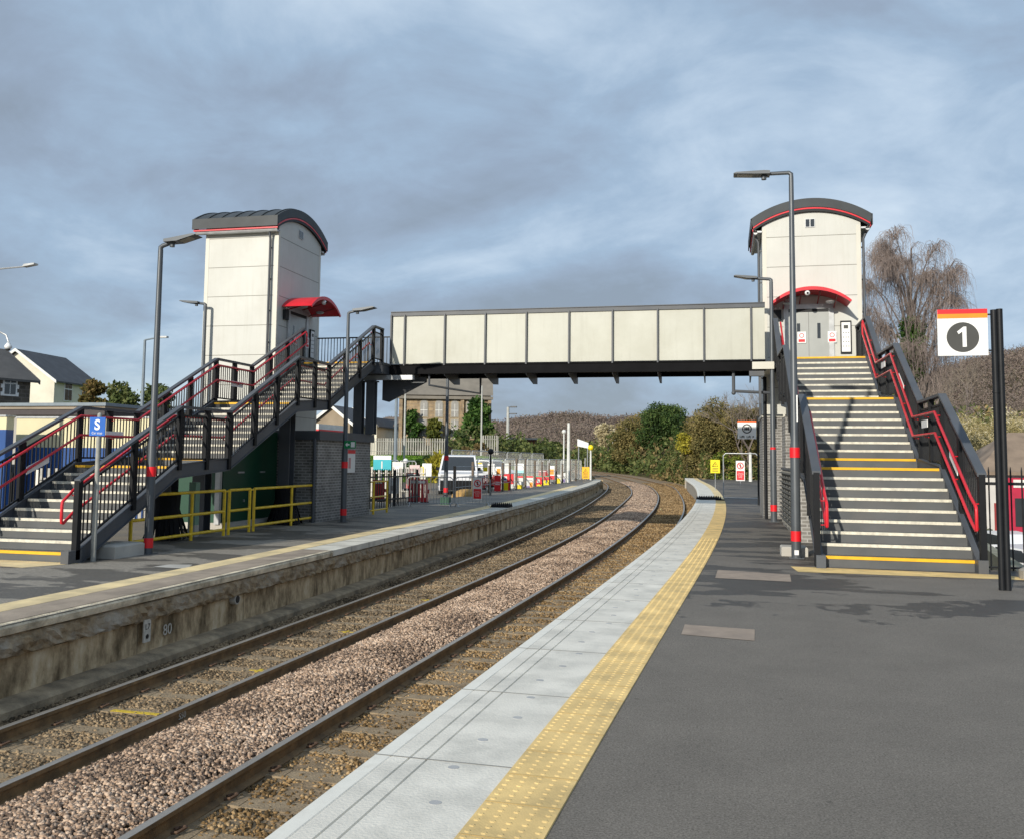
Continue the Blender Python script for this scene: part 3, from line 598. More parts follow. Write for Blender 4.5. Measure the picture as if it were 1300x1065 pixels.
# left head-end frame and deck
def hdeck(label,x0,x1,y0,y1,base):
    t=thing('bridge_landing',label,'landing',base)
    q=MB(); q.box(x0,x1,y0,y1,4.34,4.417); q.build('deck',deckm,t)
    q=MB(); q.box(x0,x1,y0+.02,y0+.1,4.08,4.335); q.box(x0,x1,y1-.1,y1-.02,4.08,4.335); q.box(x0+.01,x0+.09,y0+.1,y1-.1,4.08,4.33); q.box(x1-.09,x1-.01,y0+.1,y1-.1,4.08,4.33); q.build('deck_beam',dgrey,t)
    return t
dl=hdeck('dark steel landing between the left lift tower and the bridge, on black columns',-12.9,-9.82,25.58,27.75,(-11.3,26.6,ZL))
q=MB(); q.box(-10.9,-9.0,26.0,26.14,3.92,4.06); q.build('head_beam',galv,dl)
for x in(-10.72,-10.32):
    q=MB(); q.box(x-.13,x+.13,25.9,25.93,2.3,3.9).box(x-.13,x+.13,26.13,26.16,2.3,3.9).box(x-.012,x+.012,25.93,26.13,2.3,3.9); q.box(x-.17,x+.17,25.86,26.2,3.86,3.9); q.build('column',dgrey,dl)
q=MB(); q.prism([(-10.2,3.35),(-10.0,3.3),(-8.8,3.9),(-8.8,4.06),(-10.2,4.06)],'y',26.6,26.7); q.build('bracket',dgrey,dl)
q=MB(); 
for z in(5.45,4.52): q.box(-12.9,-9.85,27.68,27.72,z-.02,z+.02)
for i in range(28): x=-12.85+i*.107; q.box(x-.009,x+.009,27.69,27.71,4.5,5.45)
q.build('bar_panel',black,dl)
dr=thing('bridge_landing','steel landing under the right end of the footbridge, on a pale bracket','landing',(1.5,26.6,0))
q=MB(); q.box(.78,1.36,26.0,27.7,4.13,4.33); q.build('head_beam',creamtrim,dr)
q=MB(); q.box(.7,1.1,26.1,26.3,3.95,4.09); q.box(.95,1.02,26.15,26.25,3.2,3.95); q.build('bracket',dgrey,dr)
# drain pipes under the bridge
q=MB(); q.tube([(-8.6,26.3,4.1),(-8.6,26.3,3.78),(-8.2,26.7,3.72),(-7.3,27.4,3.6),(-7.3,27.4,4.1)],.035,8); tag(q.build('cable_hanger',dgrey,None,smooth=True),'dark hanging cable bracket under the left end of the footbridge','bracket')
q=MB(); q.tube([(.28,26.3,4.1),(.28,26.3,3.5)],.045,8); q.tube([(.28,26.3,3.55),(1.25,26.35,3.5)],.04,8); q.sphere((.28,26.3,3.5),.06); tag(q.build('drain_pipe',dgrey,None,smooth=True),'dark drain pipe hanging below the right end of the footbridge','pipe')
# ---- towers (door faces local -y)
def arc(w,h,n=24,x0=0):
    """circular arc from (-w,0) over (0,h) to (w,0)"""
    R=(w*w+h*h)/(2*h); a=math.asin(w/R); return [(R*math.sin(t),R*math.cos(t)-(R-h)) for t in np.linspace(-a,a,n)]
def tower(label,loc,rot,w,d,zb,eave,top,ov=.32,ovf=(.1,.35)):
    t=thing('lift_tower',label,'lift tower',loc,rot); z0=loc[2]; E=eave-z0; Bz=zb-z0; ht=top-eave
    hw=w/2; A=arc(hw,.36)
    # wall body with curved gable
    b=MB(); poly=[(-hw,Bz),(hw,Bz),(hw,E+.1)]+[(x,E+.1+z) for x,z in A[::-1][1:-1]]+[(-hw,E+.1)]
    b.prism(poly,'y',0,d); W_=b.build('wall',cream,t,local=True)
    # corner trims and joints
    b=MB()
    for sx in(-1,1):
        b.box(sx*hw-.003*sx,sx*(hw-.12),-.006,-.002,Bz,E+.02)
        b.box(sx*(hw+.002),sx*(hw+.006),0.0,.12,Bz,E); b.box(sx*(hw+.002),sx*(hw+.006),d-.12,d,Bz,E)
    b.build('corner_trim',creamtrim,t,local=True)
    b=MB(); z=E-.25
    while z>Bz+.3:
        b.box(-hw+.12,hw-.12,-.004,-.001,z-.008,z+.008)
        for sx in(-1,1): b.box(sx*(hw+.001),sx*(hw+.004),.12,d-.12,z-.008,z+.008)
        z-=.89
    b.build('panel_joint',joint,t,local=True)
    # roof: curved slab with overhang
    ow=hw+ov; A1=arc(ow,ht-.1); A0=arc(ow-.05,ht-.12)
    b=MB(); p=[(x,E+z+.3) for x,z in A1]+[(x,E+z+.06) for x,z in A0[::-1]]
    # fascia ends front/back deeper
    b.prism(p,'y',-ovf[0],d+ovf[1]); 
    R=b.build('roof',roofgrey,t,local=True)
    b=MB()
    for yy in np.linspace(-ovf[0]+.1,d+ovf[1]-.1,7):
        b.prism([(x,E+z+.3) for x,z in arc(ow+.01,ht-.1)]+[(x,E+z+.325) for x,z in arc(ow+.01,ht-.1)[::-1]],'y',yy-.015,yy+.015)
    b.build('standing_seam',roofgrey,R,local=True)
    # red trim under the gable edge + red strip along the eave
    A2=arc(ow-.06,ht-.13); A3=A2
    for yy in(-ovf[0]+.03,d+ovf[1]-.06):
        b=MB(); b.prism([(x,E+z+.055) for x,z in A2]+[(x,E+z+.012) for x,z in A2[::-1]],'y',yy-.025,yy+.01); b.build('red_trim',red,R,local=True)
        b=MB(); b.prism([(x,E+z+.01) for x,z in A2]+[(x,E+z-.06) for x,z in A2[::-1]],'y',yy-.012,yy+.03); b.build('soffit_edge',black,R,local=True)
    for sx in(-1,1):
        b=MB(); b.box(sx*(ow-.02),sx*(ow+.01),-ovf[0],d+ovf[1],E-.0,E+.31); b.build('fascia',roofgrey,R,local=True)
        b=MB(); b.box(sx*(ow-.08),sx*(ow-.04),-ovf[0]+.02,d+ovf[1]-.02,E-.06,E-.005); b.build('red_trim',red,R,local=True)
        b=MB(); b.box(sx*(hw+.01),sx*(ow-.08),-.05,d+ovf[1]-.05,E-.1,E-.05); b.tube([(sx*(ow-.13),-.05,E-.1),(sx*(ow-.13),d+ovf[1]-.05,E-.1)],.06,8); b.build('gutter',galv,R,local=True,smooth=True)
        for yy in (.22,):
            b=MB(); xx=sx*(hw+.1); b.tube([(sx*(ow-.14),yy,E-.16),(xx,yy,E-.35),(xx,yy,Bz)],.037,10)
            z=E-.6
            while z>Bz+.2: b.box(min(sx*hw,xx),max(sx*hw,xx),yy-.02,yy+.02,z-.02,z+.02); z-=.95
            b.build('downpipe',dgrey,t,local=True,smooth=True)
    # vent
    b=MB(); b.box(-.16,.12,-.02,-.001,E-.0,E+.26); V=b.build('vent_frame',galv,t,local=True)
    b=MB(); b.box(-.14,-.035,-.024,-.0205,E+.02,E+.24).box(-.005,.1,-.024,-.0205,E+.02,E+.24); b.build('louvre',glass,V,local=True)
    return t,hw,E
def furnish(t,z0,dw,dh,cx):
    """door, canopy, panel on local -y face; z0 = deck height local"""
    b=MB(); b.box(cx-dw/2-.14,cx-dw/2,-.05,-.001,z0,z0+dh+.14).box(cx+dw/2,cx+dw/2+.14,-.05,-.001,z0,z0+dh+.14).box(cx-dw/2,cx+dw/2,-.05,-.001,z0+dh,z0+dh+.14); fr=b.build('door_frame',galv,t,local=True)
    b=MB(); b.box(cx-dw/2,cx+dw/2,-.045,-.004,z0+dh-.09,z0+dh); b.build('door_header',black,fr,local=True)
    for s_ in(-1,1):
        b=MB(); xa,xb=(cx-dw/2,cx-.004) if s_<0 else (cx+.004,cx+dw/2); b.box(xa,xb,-.03,-.003,z0,z0+dh-.09); D=b.build('lift_door',doorgrey,t,local=True)
        xm=(xa+xb)/2; b=MB(); b.box(xm-.045,xm+.045,-.033,-.0305,z0+.75,z0+1.2); b.build('door_window',glass,D,local=True)
    for xx in(cx-.2,cx+dw/2+.08):
        b=MB(); b.box(xx-.12,xx+.12,-.058,-.052,z0+.62,z0+.95); nt_=b.build('notice',signwhite,t,local=True)
        b=MB(); b.box(xx-.09,xx+.09,-.0605,-.0585,z0+.65,z0+.73); b.tube([(xx+.06*math.cos(a),-.06,z0+.84+.06*math.sin(a)) for a in np.linspace(0,2*PI,13)],.009,4,False); b.build('notice_print',signred,nt_,local=True)
    px=cx+dw/2+.33
    b=MB(); b.box(px-.02,px+.28,-.05,-.002,z0+.3,z0+1.25); pn=b.build('control_panel',black,t,local=True)
    b=MB(); b.box(px+.01,px+.25,-.056,-.0505,z0+.35,z0+1.2); b.build('panel_face',signwhite,pn,local=True)
    b=MB(); b.box(px+.07,px+.19,-.06,-.0565,z0+1.02,z0+1.12); b.build('panel_display',signgrey,pn,local=True)
    for i in range(4):
        for j in range(3): b=MB(); b.cyl((px+.06+j*.07,-.0565,z0+.9-i*.13),.014,-.006,8,'y'); b.build('panel_button',signgrey,pn,local=True)
    # canopy
    A=arc(1.08,.42,20); A2=arc(1.04,.37,20); ce=z0+dh+.05
    b=MB(); b.prism([(x+cx,ce+z) for x,z in A]+[(x+cx,ce+z) for x,z in A2[::-1]],'y',-.95,-.002); ca=b.build('canopy',red,t,local=True,smooth=True)
    b=MB(); b.prism([(x+cx,ce+z+.02) for x,z in A]+[(x+cx,ce+z-.03) for x,z in A2[::-1]],'y',-.99,-.95); b.build('canopy_rim',red,ca,local=True)
    b=MB(); 
    for xx in(-.7,-.25,.25,.7): 
        zz=ce+.36-.33*(xx/1.04)**2; b.beam((cx+xx,-.9,zz-.02),(cx+xx,-.01,zz-.25),.03,.03)
    b.build('canopy_bracket',mat('dark_red_paint',(.25,.01,.015),.5),ca,local=True)
    b=MB(); b.sphere((cx-.1,-.93,ce+.26),.075,12,8); b.cur=1; b.sphere((cx-.1,-.985,ce+.25),.035,8,6); b.build('camera_dome',[white,blackink],t,local=True,smooth=True)
    for xx in(-.62,.55): 
        b=MB(); b.sphere((cx+xx,-.5,ce+.06),.13,12,6,.4); b.build('bulkhead_lamp',galv,t,local=True,smooth=True)
    b=MB(); b.box(cx-dw/2-.42,cx-dw/2-.2,-.1,-.002,z0+dh-.32,z0+dh-.02); b.build('loudspeaker',black,t,local=True)
    b=MB(); b.sphere((cx-dw/2-.36,-.1,z0+dh+.03),.025,8,6); b.sphere((cx-dw/2-.25,-.1,z0+dh+.03),.025,8,6); b.build('spotlight',white,t,local=True)
tR,_,_=tower('right lift tower, cream with arched red-trimmed roof, its grey doors facing the camera',(2.53,27.8,0),0,2.75,2.5,2.95,8.45,9.1)
furnish(tR,4.42,1.12,1.62,-.1)
b=MB(); b.box(-1.42,1.42,-.06,2.56,0,2.9); b.build('brick_base',greybrick,tR,local=True); b=MB(); b.box(-1.45,1.45,-.09,2.59,2.9,2.98); b.build('plinth_course',creamtrim,tR,local=True)
tL,_,_=tower('left lift tower, cream with arched grey roof, seen from its blank side',(-12.93,26.35,ZL),PI/2,2.95,2.42,2.3,8.42,9.07,.3,(.1,.3))
furnish(tL,4.52,1.12,1.62,-.1)
# vents etc done. brick plant room left
pr=thing('plant_room','low grey brick plant room with dark fascia under the left end of the bridge','building',(-12,24.5,ZL))
b=MB(); b.box(-15.3,-10.44,22.62,26.35,ZL,2.06); b.build('wall',greybrick,pr)
b=MB(); b.box(-15.4,-10.36,22.54,26.43,2.06,2.3); b.build('fascia',dgrey,pr)
b=MB(); b.tube([(-10.5,22.55,2.1),(-10.5,22.55,ZL)],.045,10); b.build('downpipe',dgrey,pr,smooth=True)
nb=thing('notice_board','white notice board with a red header on the grey brick plant room','notice board',(-10.4,24.6,1.2))
b=MB(); b.box(-.02,.02,-.42,.42,-.02,.62); b.build('board',signwhite,nb,local=True); b=MB(); b.box(.021,.025,-.42,.42,.52,.62); b.build('header',signred,nb,local=True)
b=MB(); b.box(.021,.024,-.06,.1,.1,.4); b.build('poster',mat('poster_pink',(.6,.3,.3),.6),nb,local=True)
# steel columns with black fringed skirts under the left stairs
def skirtcol(label,x,y,top,sk):
    t=thing('steel_column',label,'column',(x,y,ZL)); b=MB(); h=top-ZL
    b.box(-.15,.15,-.15,-.13,0,h).box(-.15,.15,.13,.15,0,h).box(-.01,.01,-.13,.13,0,h); b.build('column_shaft',dgrey,t,local=True)
    if sk:
        b=MB()
        for i in range(26):
            a=2*PI*i/26; r0=.24; r1=.42+.05*math.sin(i*5); b.beam((r0*math.cos(a),r0*math.sin(a),.62),(r1*math.cos(a),r1*math.sin(a),.02),.07,.012,(math.cos(a),math.sin(a),0))
        b.tube([(0,0,.6),(0,0,.95)],[.25,.27],14); b.build('skirt',rubber,t,local=True)
skirtcol('black steel column with a fringed rubber skirt below the lower landing of the left stairs',-11.15,17.0,1.25,1)
skirtcol('black steel column with a fringed rubber skirt in front of the brick plant room',-10.9,21.75,2.75,1)
skirtcol('plain dark steel column standing right behind the pale green post',-11.35,18.6,1.35,0)
gk=thing('equipment_kiosk','dark green equipment kiosk on a concrete plinth under the left stairs','kiosk',(-12.2,21,ZL))
b=MB(); b.box(-12.9,-11.5,19.75,22.4,.05,2.25); b.build('cabinet',green,gk); b=MB(); b.box(-13,-11.4,19.65,22.45,ZL,.05); b.build('plinth',concl,gk)
b=MB(); b.box(-11.499,-11.48,20.4,20.7,1.2,1.24).box(-11.499,-11.48,21.5,21.75,1.2,1.24).box(-11.499,-11.48,20.7,20.76,.5,.56); b.build('handle',galv,gk)
b=MB(); b.box(-11.62,-11.5,19.6,19.7,.02,1.5); gp=b.build('corner_rail',galv,gk)
pg=thing('cable_post','pale green post with a cream foot behind the yellow railing','post',(-11.0,17.75,ZL))
b=MB(); b.box(-.08,.08,-.08,.08,.25,1.15); b.build('shaft',mat('pale_green',(.2,.34,.25),.6),pg,local=True); b=MB(); b.box(-.083,.083,-.083,.083,0,.25); b.build('foot',concl,pg,local=True)
# concrete foot block
b=MB(); b.bbox(-10.42,-9.82,13.55,14.35,ZL,.12,.03); tag(b.build('concrete_block',concl),'pale concrete block at the foot of the left stairs beside the dark lamp post','block')
# yellow railing
yr=thing('safety_railing','long yellow tubular railing beside the green kiosk under the left stairs','railing',(-10.55,19,ZL))
X=-10.55; ya=UX(165,689,X).y
for y in [ya,16.95,18.2,18.4,19.3,19.5,21.4,22.85,23.1]:
    b=MB(); b.tube([(X,y,ZL),(X,y,.88)],.034,8); b.build('post',yellow,yr,smooth=True)
for z in(.87,.42,.03):
    b=MB()
    for a,c in((ya,18.2),(18.4,19.3),(19.5,23.1)): b.tube([(X,a,z),(X,c,z)],.031,8)
    if z==.87:
        b.tube([(X,18.2,z-.02),(X,18.4,z-.02)],.02,6); b.tube([(X,19.3,z-.02),(X,19.5,z-.02)],.02,6)
    b.build('rail',yellow,yr,smooth=True)
y2=thing('safety_railing','short yellow tubular railing at the far corner of the brick plant room','railing',(-10.35,27,ZL))
for y in(26.45,27.6):
    b=MB(); b.tube([(-10.35,y,ZL),(-10.35,y,.9)],.036,8); b.build('post',yellow,y2,smooth=True)
for z in(.88,.42,.02):
    b=MB(); b.tube([(-10.35,26.25,z),(-10.35,27.65,z)],.024,8); b.build('rail',yellow,y2,smooth=True)
# under right stairs: brick plant room and cable racks
pr2=thing('plant_room','grey brick plant room tucked under the right stairs','building',(2.6,22.5,0))
b=MB(); b.box(1.5,3.6,19.7,25.3,0,1.42); b.box(1.5,3.6,24.0,25.3,1.42,2.75); b.build('wall',greybrick,pr2)
b=MB(); b.box(1.46,3.64,19.66,25.34,1.42,1.47); b.build('roof',dgrey,pr2)
cr_=thing('cable_rack','dark ladder rack of cables fixed to the wall under the right stairs','cable rack',(1.42,21,0))
b=MB()
for z in np.arange(.25,1.4,.11): b.box(1.40,1.47,19.9,24.9,z-.014,z+.014)
for y in np.arange(20,25,.9): b.box(1.43,1.49,y-.02,y+.02,.1,1.4)
b.build('rungs',mat('dull_steel',(.14,.14,.13),.6,.3),cr_)
b=MB(); b.tube([(1.15,27.0,4.0),(1.15,27.0,.02)],.05,8); tag(b.build('downpipe',black,smooth=True),'black pipe running down the left corner of the right tower brick base','pipe')
b=MB(); b.bbox(.96,1.4,16.75,17.2,0,.16,.02); tag(b.build('concrete_block',concl),'pale concrete block behind the foot of the tall right lamp post','block')
# ================= lamps =================
def lamp(label,x,y,z0,top,arm,dirx,bands,r0=.082,r1=.04,tilt=.03,m_=None,head=.62,plate=False):
    t=thing('lamp_post',label,'lamp post',(x,y,z0)); H=top-z0; m_=m_ or lampgrey
    b=MB(); b.tube([(0,0,0),(0,0,1.9),(0,0,2.0),(0,0,H-.08)],[r0,r0*.97,r0*.8,r1],16)
    b.tube([(0,0,H-.1),(0,0,H-.03),(dirx*.04,0,H),(dirx*(arm-head*.75),0,H+tilt)],[r1,r1,r1*.9,r1*.8],10); b.build('pole',m_,t,local=True,smooth=True)
    xa=dirx*(arm-head); xb=dirx*arm
    b=MB(); hz=H+tilt
    b.prism([(xa,hz-.03),(xa,hz+.025),(xa+dirx*.1,hz+.035),(xb-dirx*.05,hz+.03+tilt),(xb,hz+.012+tilt),(xb-dirx*.01,hz+.004+tilt),(xa+dirx*.26,hz-.02)],'y',-.13,.13); Hd=b.build('lamp_head',m_,t,local=True)
    b=MB(); b.add([(xa+dirx*.3,-.1,hz-.022),(xb-dirx*.06,-.1,hz-.006+tilt),(xb-dirx*.06,.1,hz-.006+tilt),(xa+dirx*.3,.1,hz-.022)],[(0,1,2,3)]); b.build('lens',mat('lamp_lens',(.25,.24,.2),.3),Hd,local=True)
    b=MB(); b.tube([(xa+dirx*.1,0,hz-.1),(xa+dirx*.1,0,hz-.03)],.045,10); b.build('sensor',m_,Hd,local=True)
    for z in bands:
        b=MB(); rr=r0*(1.03 if z-z0<1.9 else .84); b.tube([(0,0,z-z0-.085),(0,0,z-z0+.085)],rr+.004,16); b.build('red_band',redband,t,local=True,smooth=True)
    b=MB(); b.box(-.12,.12,-.12,.12,0,.012); b.build('base_plate',m_,t,local=True)
    if plate: b=MB(); b.box(-.035,.035,-r0-.006,-r0-.001,.06,.14); b.box(.03,.05,-r0*.8-.01,-r0*.8-.002,2.3,2.75); b.build('label_plate',signwhite,t,local=True)
    return t
lamp('tallest grey lamp post with two red bands at the foot of the right stairs',1.185,16.47,0,6.66,.98,-1,(.37,1.78),.08,.04,.0,plate=True)
lamp('grey lamp post with two red bands beside the right tower brick base',1.31,26.1,0,6.63,1.0,-1,(.37,1.92),.085,.05,.05)
p=UX(188,698,-9.82); lamp('grey lamp post with two red bands standing in front of the left stairs',-9.82,p.y,ZL,UX(205.5,313,-9.82).z,.75,1,(.09,1.33),.075,.045,.07)
lamp('grey lamp post with two red bands in front of the brick plant room',-9.88,23.1,ZL,5.51,.78,1,(.16,1.41),.08,.04,.05)
p=UY(261,386,24.62); lamp('dark lamp post rising behind the left stairs against the tower side',p.x,24.62,ZL,p.z,.82,-1,(),.08,.045,.04)
p=UY(568,470,33.1); t=lamp('dark lamp post with two red bands passing behind the footbridge',-10.1,33.1,ZL,6.5,.8,1,(.43,1.62),.08,.05,.05)
b=MB(); b.box(-.16,.16,-.16,.16,0,.28); b.build('post_foot',mat('dark_green_foot',(.02,.08,.05),.6),t,local=True)
# exit sign on that lamp
es=thing('exit_sign','small green exit sign with a white arrow above the red-headed notice board','sign',(-9.83,22.98,1.95))
b=MB(); b.box(-.02,.3,-.012,.012,-.1,.1); b.build('board',signgreen,es,local=True)
b=MB(); b.add([(x+.05,-.014,z) for x,z in((-.04,0),(.02,.06),(.02,.02),(.08,.02),(.08,-.02),(.02,-.02),(.02,-.06))],[(0,1,2,3,4,5,6)]); b.box(.17,.28,-.0145,-.0125,-.07,.07); b.build('pictogram',signwhite,es,local=True)
# ================= signs =================
sg=thing('platform_sign','white platform sign reading 1 on a tall black post right of the right stairs','sign',(3.53,13.2,0))
b=MB(); b.tube([(-.035,0,0),(-.035,0,3.65)],.04,14); b.tube([(.035,.0,0),(.035,0,3.66)],.04,14); b.tube([(-.035,0,2.55),(-.035,0,2.57)],.048,14); b.build('post',black,sg,local=True,smooth=True)
b=MB(); b.box(-.73,-.115,-.018,.012,3.045,3.665); bd=b.build('sign_board',signwhite,sg,local=True)
b=MB(); b.box(-.73,-.115,-.0225,-.0185,3.605,3.665); b.build('red_stripe',signred,bd,local=True); b=MB(); b.box(-.73,-.115,-.0225,-.0185,3.545,3.6045); b.build('orange_stripe',signorange,bd,local=True)
b=MB(); b.add([(-.4225+.2*math.cos(a),-.0215,3.29+.2*math.sin(a)) for a in np.linspace(0,2*PI,48,endpoint=False)],[tuple(range(48))]); b.build('disc',signgrey,bd,local=True)
b=MB(); b.add([(-.4225+u,-.0245,3.29+v) for u,v in ((-.005,-.13),(.045,-.13),(.045,.14),(.01,.14),(-.07,.075),(-.05,.04),(-.005,.075))],[tuple(range(7))]); b.build('numeral',signwhite,bd,local=True)
b=MB(); b.box(-.115,-.03,-.01,.01,3.58,3.6).box(-.115,-.03,-.01,.01,3.1,3.12); b.build('bracket',black,sg,local=True)
p0=UX(118,712,-9.95)
ss=thing('car_stop_sign','blue sign with a white S on a plain grey pole before the left stairs','sign',(-9.95,p0.y,ZL))
b=MB(); b.tube([(0,0,0),(0,0,1.2),(0,0,1.21),(0,0,2.36)],[.042,.042,.036,.036],12); b.sphere((0,0,2.36),.036,10,6); b.build('pole',mat('weathered_grey_pole',(.3,.3,.27),.7,0,.2,8),ss,local=True,smooth=True)
b=MB(); b.box(-.14,.15,-.055,-.04,2.02,2.32); bb=b.build('sign_board',signblue,ss,local=True)
text('S',.23,(.005,-.058,2.19),(R_(90),0,0),signwhite,bb,'letter',.001,bold=.006); text('Car stop',.055,(.005,-.058,2.065),(R_(90),0,0),signwhite,bb,'lettering',.0008)
def stopsign(label,x,y,z,w,h,post=None,rot=0,hang=None):
    t=thing('warning_sign',label,'sign',(x,y,z),rot)
    b=MB(); b.box(-w/2,w/2,-.01,.01,0,h); bd=b.build('sign_board',signwhite,t,local=True)
    b=MB(); b.box(-w*.42,w*.42,-.014,-.0105,h*.05,h*.5); b.tube([(w*.34*math.cos(a),-.014,h*.75+w*.34*math.sin(a)) for a in np.linspace(0,2*PI,21)],w*.05,4,False); b.beam((-w*.22,-.017,h*.75+w*.22),(w*.22,-.017,h*.75-w*.22),w*.07,.004,(0,1,0)); b.build('red_print',signred,bd,local=True)
    b=MB(); b.sphere((0,-.012,h*.75+w*.14),w*.07,8,6,1); b.box(-w*.06,w*.08,-.0155,-.011,h*.75-w*.2,h*.75+w*.08); b.build('figure_print',blackink,bd,local=True)
    text('Passengers\nmust not pass\nthis point\nor cross\nthe line',h*.055,(0,-.0165,h*.28),(R_(90),0,0),signwhite,bd,'lettering',.0005)
    if post: b=MB(); b.tube([(0,.03,-post),(0,.03,h*.9)],.02,8); b.build('post',galv,t,local=True)
    return t
stopsign('red and white no-entry sign with a crossed figure on the barrier across the left platform',*(lambda p:(p.x,p.y,p.z))(UY(606,634,31.6)),.33,.77)
stopsign('red and white no-entry sign by the barrier on the right platform',*(lambda p:(p.x,p.y,p.z))(UY(940,610,41.0)),.37,.86,.18)
def yelsign(label,x,y,z,w,h,post,m_):
    t=thing('warning_sign',label,'sign',(x,y,z)); b=MB(); b.box(-w/2,w/2,-.01,.01,0,h); bd=b.build('sign_board',m_,t,local=True)
    b=MB(); b.tube([(-w*.3,-.013,h*.5),(0,-.013,h*.85),(w*.3,-.013,h*.5),(-w*.3,-.013,h*.5)],w*.035,4,False)
    for k in range(3): b.box(-w*.32,w*.32,-.014,-.0105,h*(.34-.11*k),h*(.38-.11*k))
    b.box(-w*.03,w*.03,-.014,-.0105,h*.58,h*.72); b.build('black_print',blackink,bd,local=True)
    b=MB(); b.tube([(0,.03,-post),(0,.03,h)],.02,8); b.build('post',galv,t,local=True)
p=UY(908,600,52); yelsign('yellow warning sign on a thin post before the bushes beyond the right platform barrier',p.x,p.y,p.z,.5,.72,p.z,signyel)
p=UY(743.5,607.5,76); yelsign('orange yellow warning sign at the far end of the left platform',p.x,p.y,p.z,.62,.98,p.z-ZL,mat('sign_amber',(.85,.45,.0),.5))
ls=thing('lift_sign','white lift sign with a round wheelchair mark and orange top beside the right tower','sign',(1.25,35.6,0))
b=MB(); b.tube([(0,0,0),(0,0,3.3)],.035,10); b.build('post',black,ls,local=True)
b=MB(); b.box(-.74,-.06,-.02,.01,2.45,3.13); bd=b.build('sign_board',signwhite,ls,local=True)
b=MB(); b.box(-.74,-.06,-.024,-.0205,3.06,3.13); b.build('orange_stripe',mat('sign_red_orange',(.8,.12,.01),.5),bd,local=True)
b=MB(); cx,cz=-.4,2.83; b.tube([(cx+.155*math.cos(a),-.024,cz+.155*math.sin(a)) for a in np.linspace(0,2*PI,29)],.02,4,False)
b.box(cx-.09,cx-.05,-.028,-.0205,cz-.07,cz+.08).box(cx+.05,cx+.09,-.028,-.0205,cz-.07,cz+.08).box(cx-.025,cx+.025,-.028,-.0205,cz-.06,cz+.07).box(cx-.09,cx+.09,-.0275,-.0205,cz-.02,cz+.02); b.build('lift_symbol',blackink,bd,local=True)
text('Lifft  Lift \u2197',.12,(-.4,-.023,2.53),(R_(90),0,0),blackink,bd,'lettering',.0008,bold=.003)
# barriers: crowd barrier left platform, frame barrier right
def barrier(name,label,a,b_,z0,h,legs,n,m_=galv,r=.018):
    a=Vector(a);b_=Vector(b_);t=thing(name,label,'barrier',((a+b_)/2).to_tuple()[:2]+(z0,)); 
    A=Vector((a.x,a.y,z0));Bq=Vector((b_.x,b_.y,z0)); d=(Bq-A).normalized()
    q=MB(); lo=.12 if legs else .05
    q.tube([A+Vector((0,0,lo)),A+Vector((0,0,h-.1)),A+d*.1+Vector((0,0,h)),Bq-d*.1+Vector((0,0,h)),Bq+Vector((0,0,h-.1)),Bq+Vector((0,0,lo)),A+Vector((0,0,lo))],r,8); q.build('frame',m_,t,smooth=True)
    if n:
        q=MB(); L=(Bq-A).length
        for i in range(1,n): p=A+d*(L*i/n); q.tube([p+Vector((0,0,lo)),p+Vector((0,0,h))],.007,4)
        q.build('bars',m_,t)
    if legs:
        s_=Vector((-d.y,d.x,0))
        for f in(.06,.94):
            p=A+d*((Bq-A).length*f); q=MB(); q.tube([p-s_*.25,p+Vector((0,0,lo+.02)),p+s_*.25],r*.9,6); q.build('foot',m_,t)
    return t
barrier('crowd_barrier','grey steel crowd barrier holding the red no-entry sign on the left platform',(-10.95,31.2,0),(-9.35,31.55,0),ZL,1.05,1,14)
barrier('crowd_barrier','grey steel crowd barrier nearest the left platform edge, beside the rubber block',(-9.3,31.6,0),(-8.2,32.3,0),ZL,1.05,1,10)
barrier('barrier_frame','tall open grey barrier frame across the right platform',(-.02,40.85,0),(1.42,40.7,0),0,1.95,0,0,r=.025)
def rubber_teeth(label,a,b_,z,n):
    a=Vector(a);b_=Vector(b_);q=MB(); d=(b_-a); s_=Vector((-d.y,d.x,0)).normalized()
    for r in range(3):
        for i in range(n):
            p=a+d*((i+.5)/n)+s_*(r*.25); w=d.length/n*.48; q.add([p+Vector((-w,-.11,z)),p+Vector((w,-.11,z)),p+Vector((w,.11,z)),p+Vector((-w,.11,z)),p+Vector((0,0,z+.16))],[(0,3,2,1),(0,1,4),(1,2,4),(2,3,4),(3,0,4)])
    q.beam(a+Vector((0,.2,z+.012)),b_+Vector((0,.2,z+.012)),.7,.02); return tag(q.build('trespass_guard',rubber),label,'trespass guard')
rubber_teeth('black spiked rubber mat on the right platform edge',(-1.0,39.6,0),(-.1,39.9,0),.01,9)
rubber_teeth('black spiked rubber mat on the left platform edge near the barriers',(-8.05,31.9,0),(-7.4,31.9,0),ZL+.01,9)
# ================= terrain =================
def smooth(t): t=np.clip(t,0,1); return t*t*(3-2*t)
def vnoise(x,y,s,seed):
    """cheap value noise"""
    g=np.random.default_rng(seed); T=g.random((256,256)); x=np.asarray(x)/s; y=np.asarray(y)/s
    xi=np.floor(x).astype(int); yi=np.floor(y).astype(int); fx=smooth(x-xi); fy=smooth(y-yi)
    a=T[xi%256,yi%256]; b=T[(xi+1)%256,yi%256]; c=T[xi%256,(yi+1)%256]; d=T[(xi+1)%256,(yi+1)%256]
    return (a*(1-fx)+b*fx)*(1-fy)+(c*(1-fx)+d*fx)*fy
sky_px=[(-600,560),(0,572),(300,560),(470,534),(500,529),(560,535),(620,537),(655,532),(700,526),(735,525),(775,530),(830,527),(900,530),(960,522),(1050,508),(1120,492),(1170,476),(1200,461),(1240,450),(1270,443),(1300,440),(1400,432),(1600,430),(2200,470)]
az_l=[];el_l=[]
for x,y in sky_px:
    d=_ray(x,y); az_l.append(math.atan2(d.x,d.y)); el_l.append(d.z/math.hypot(d.x,d.y))
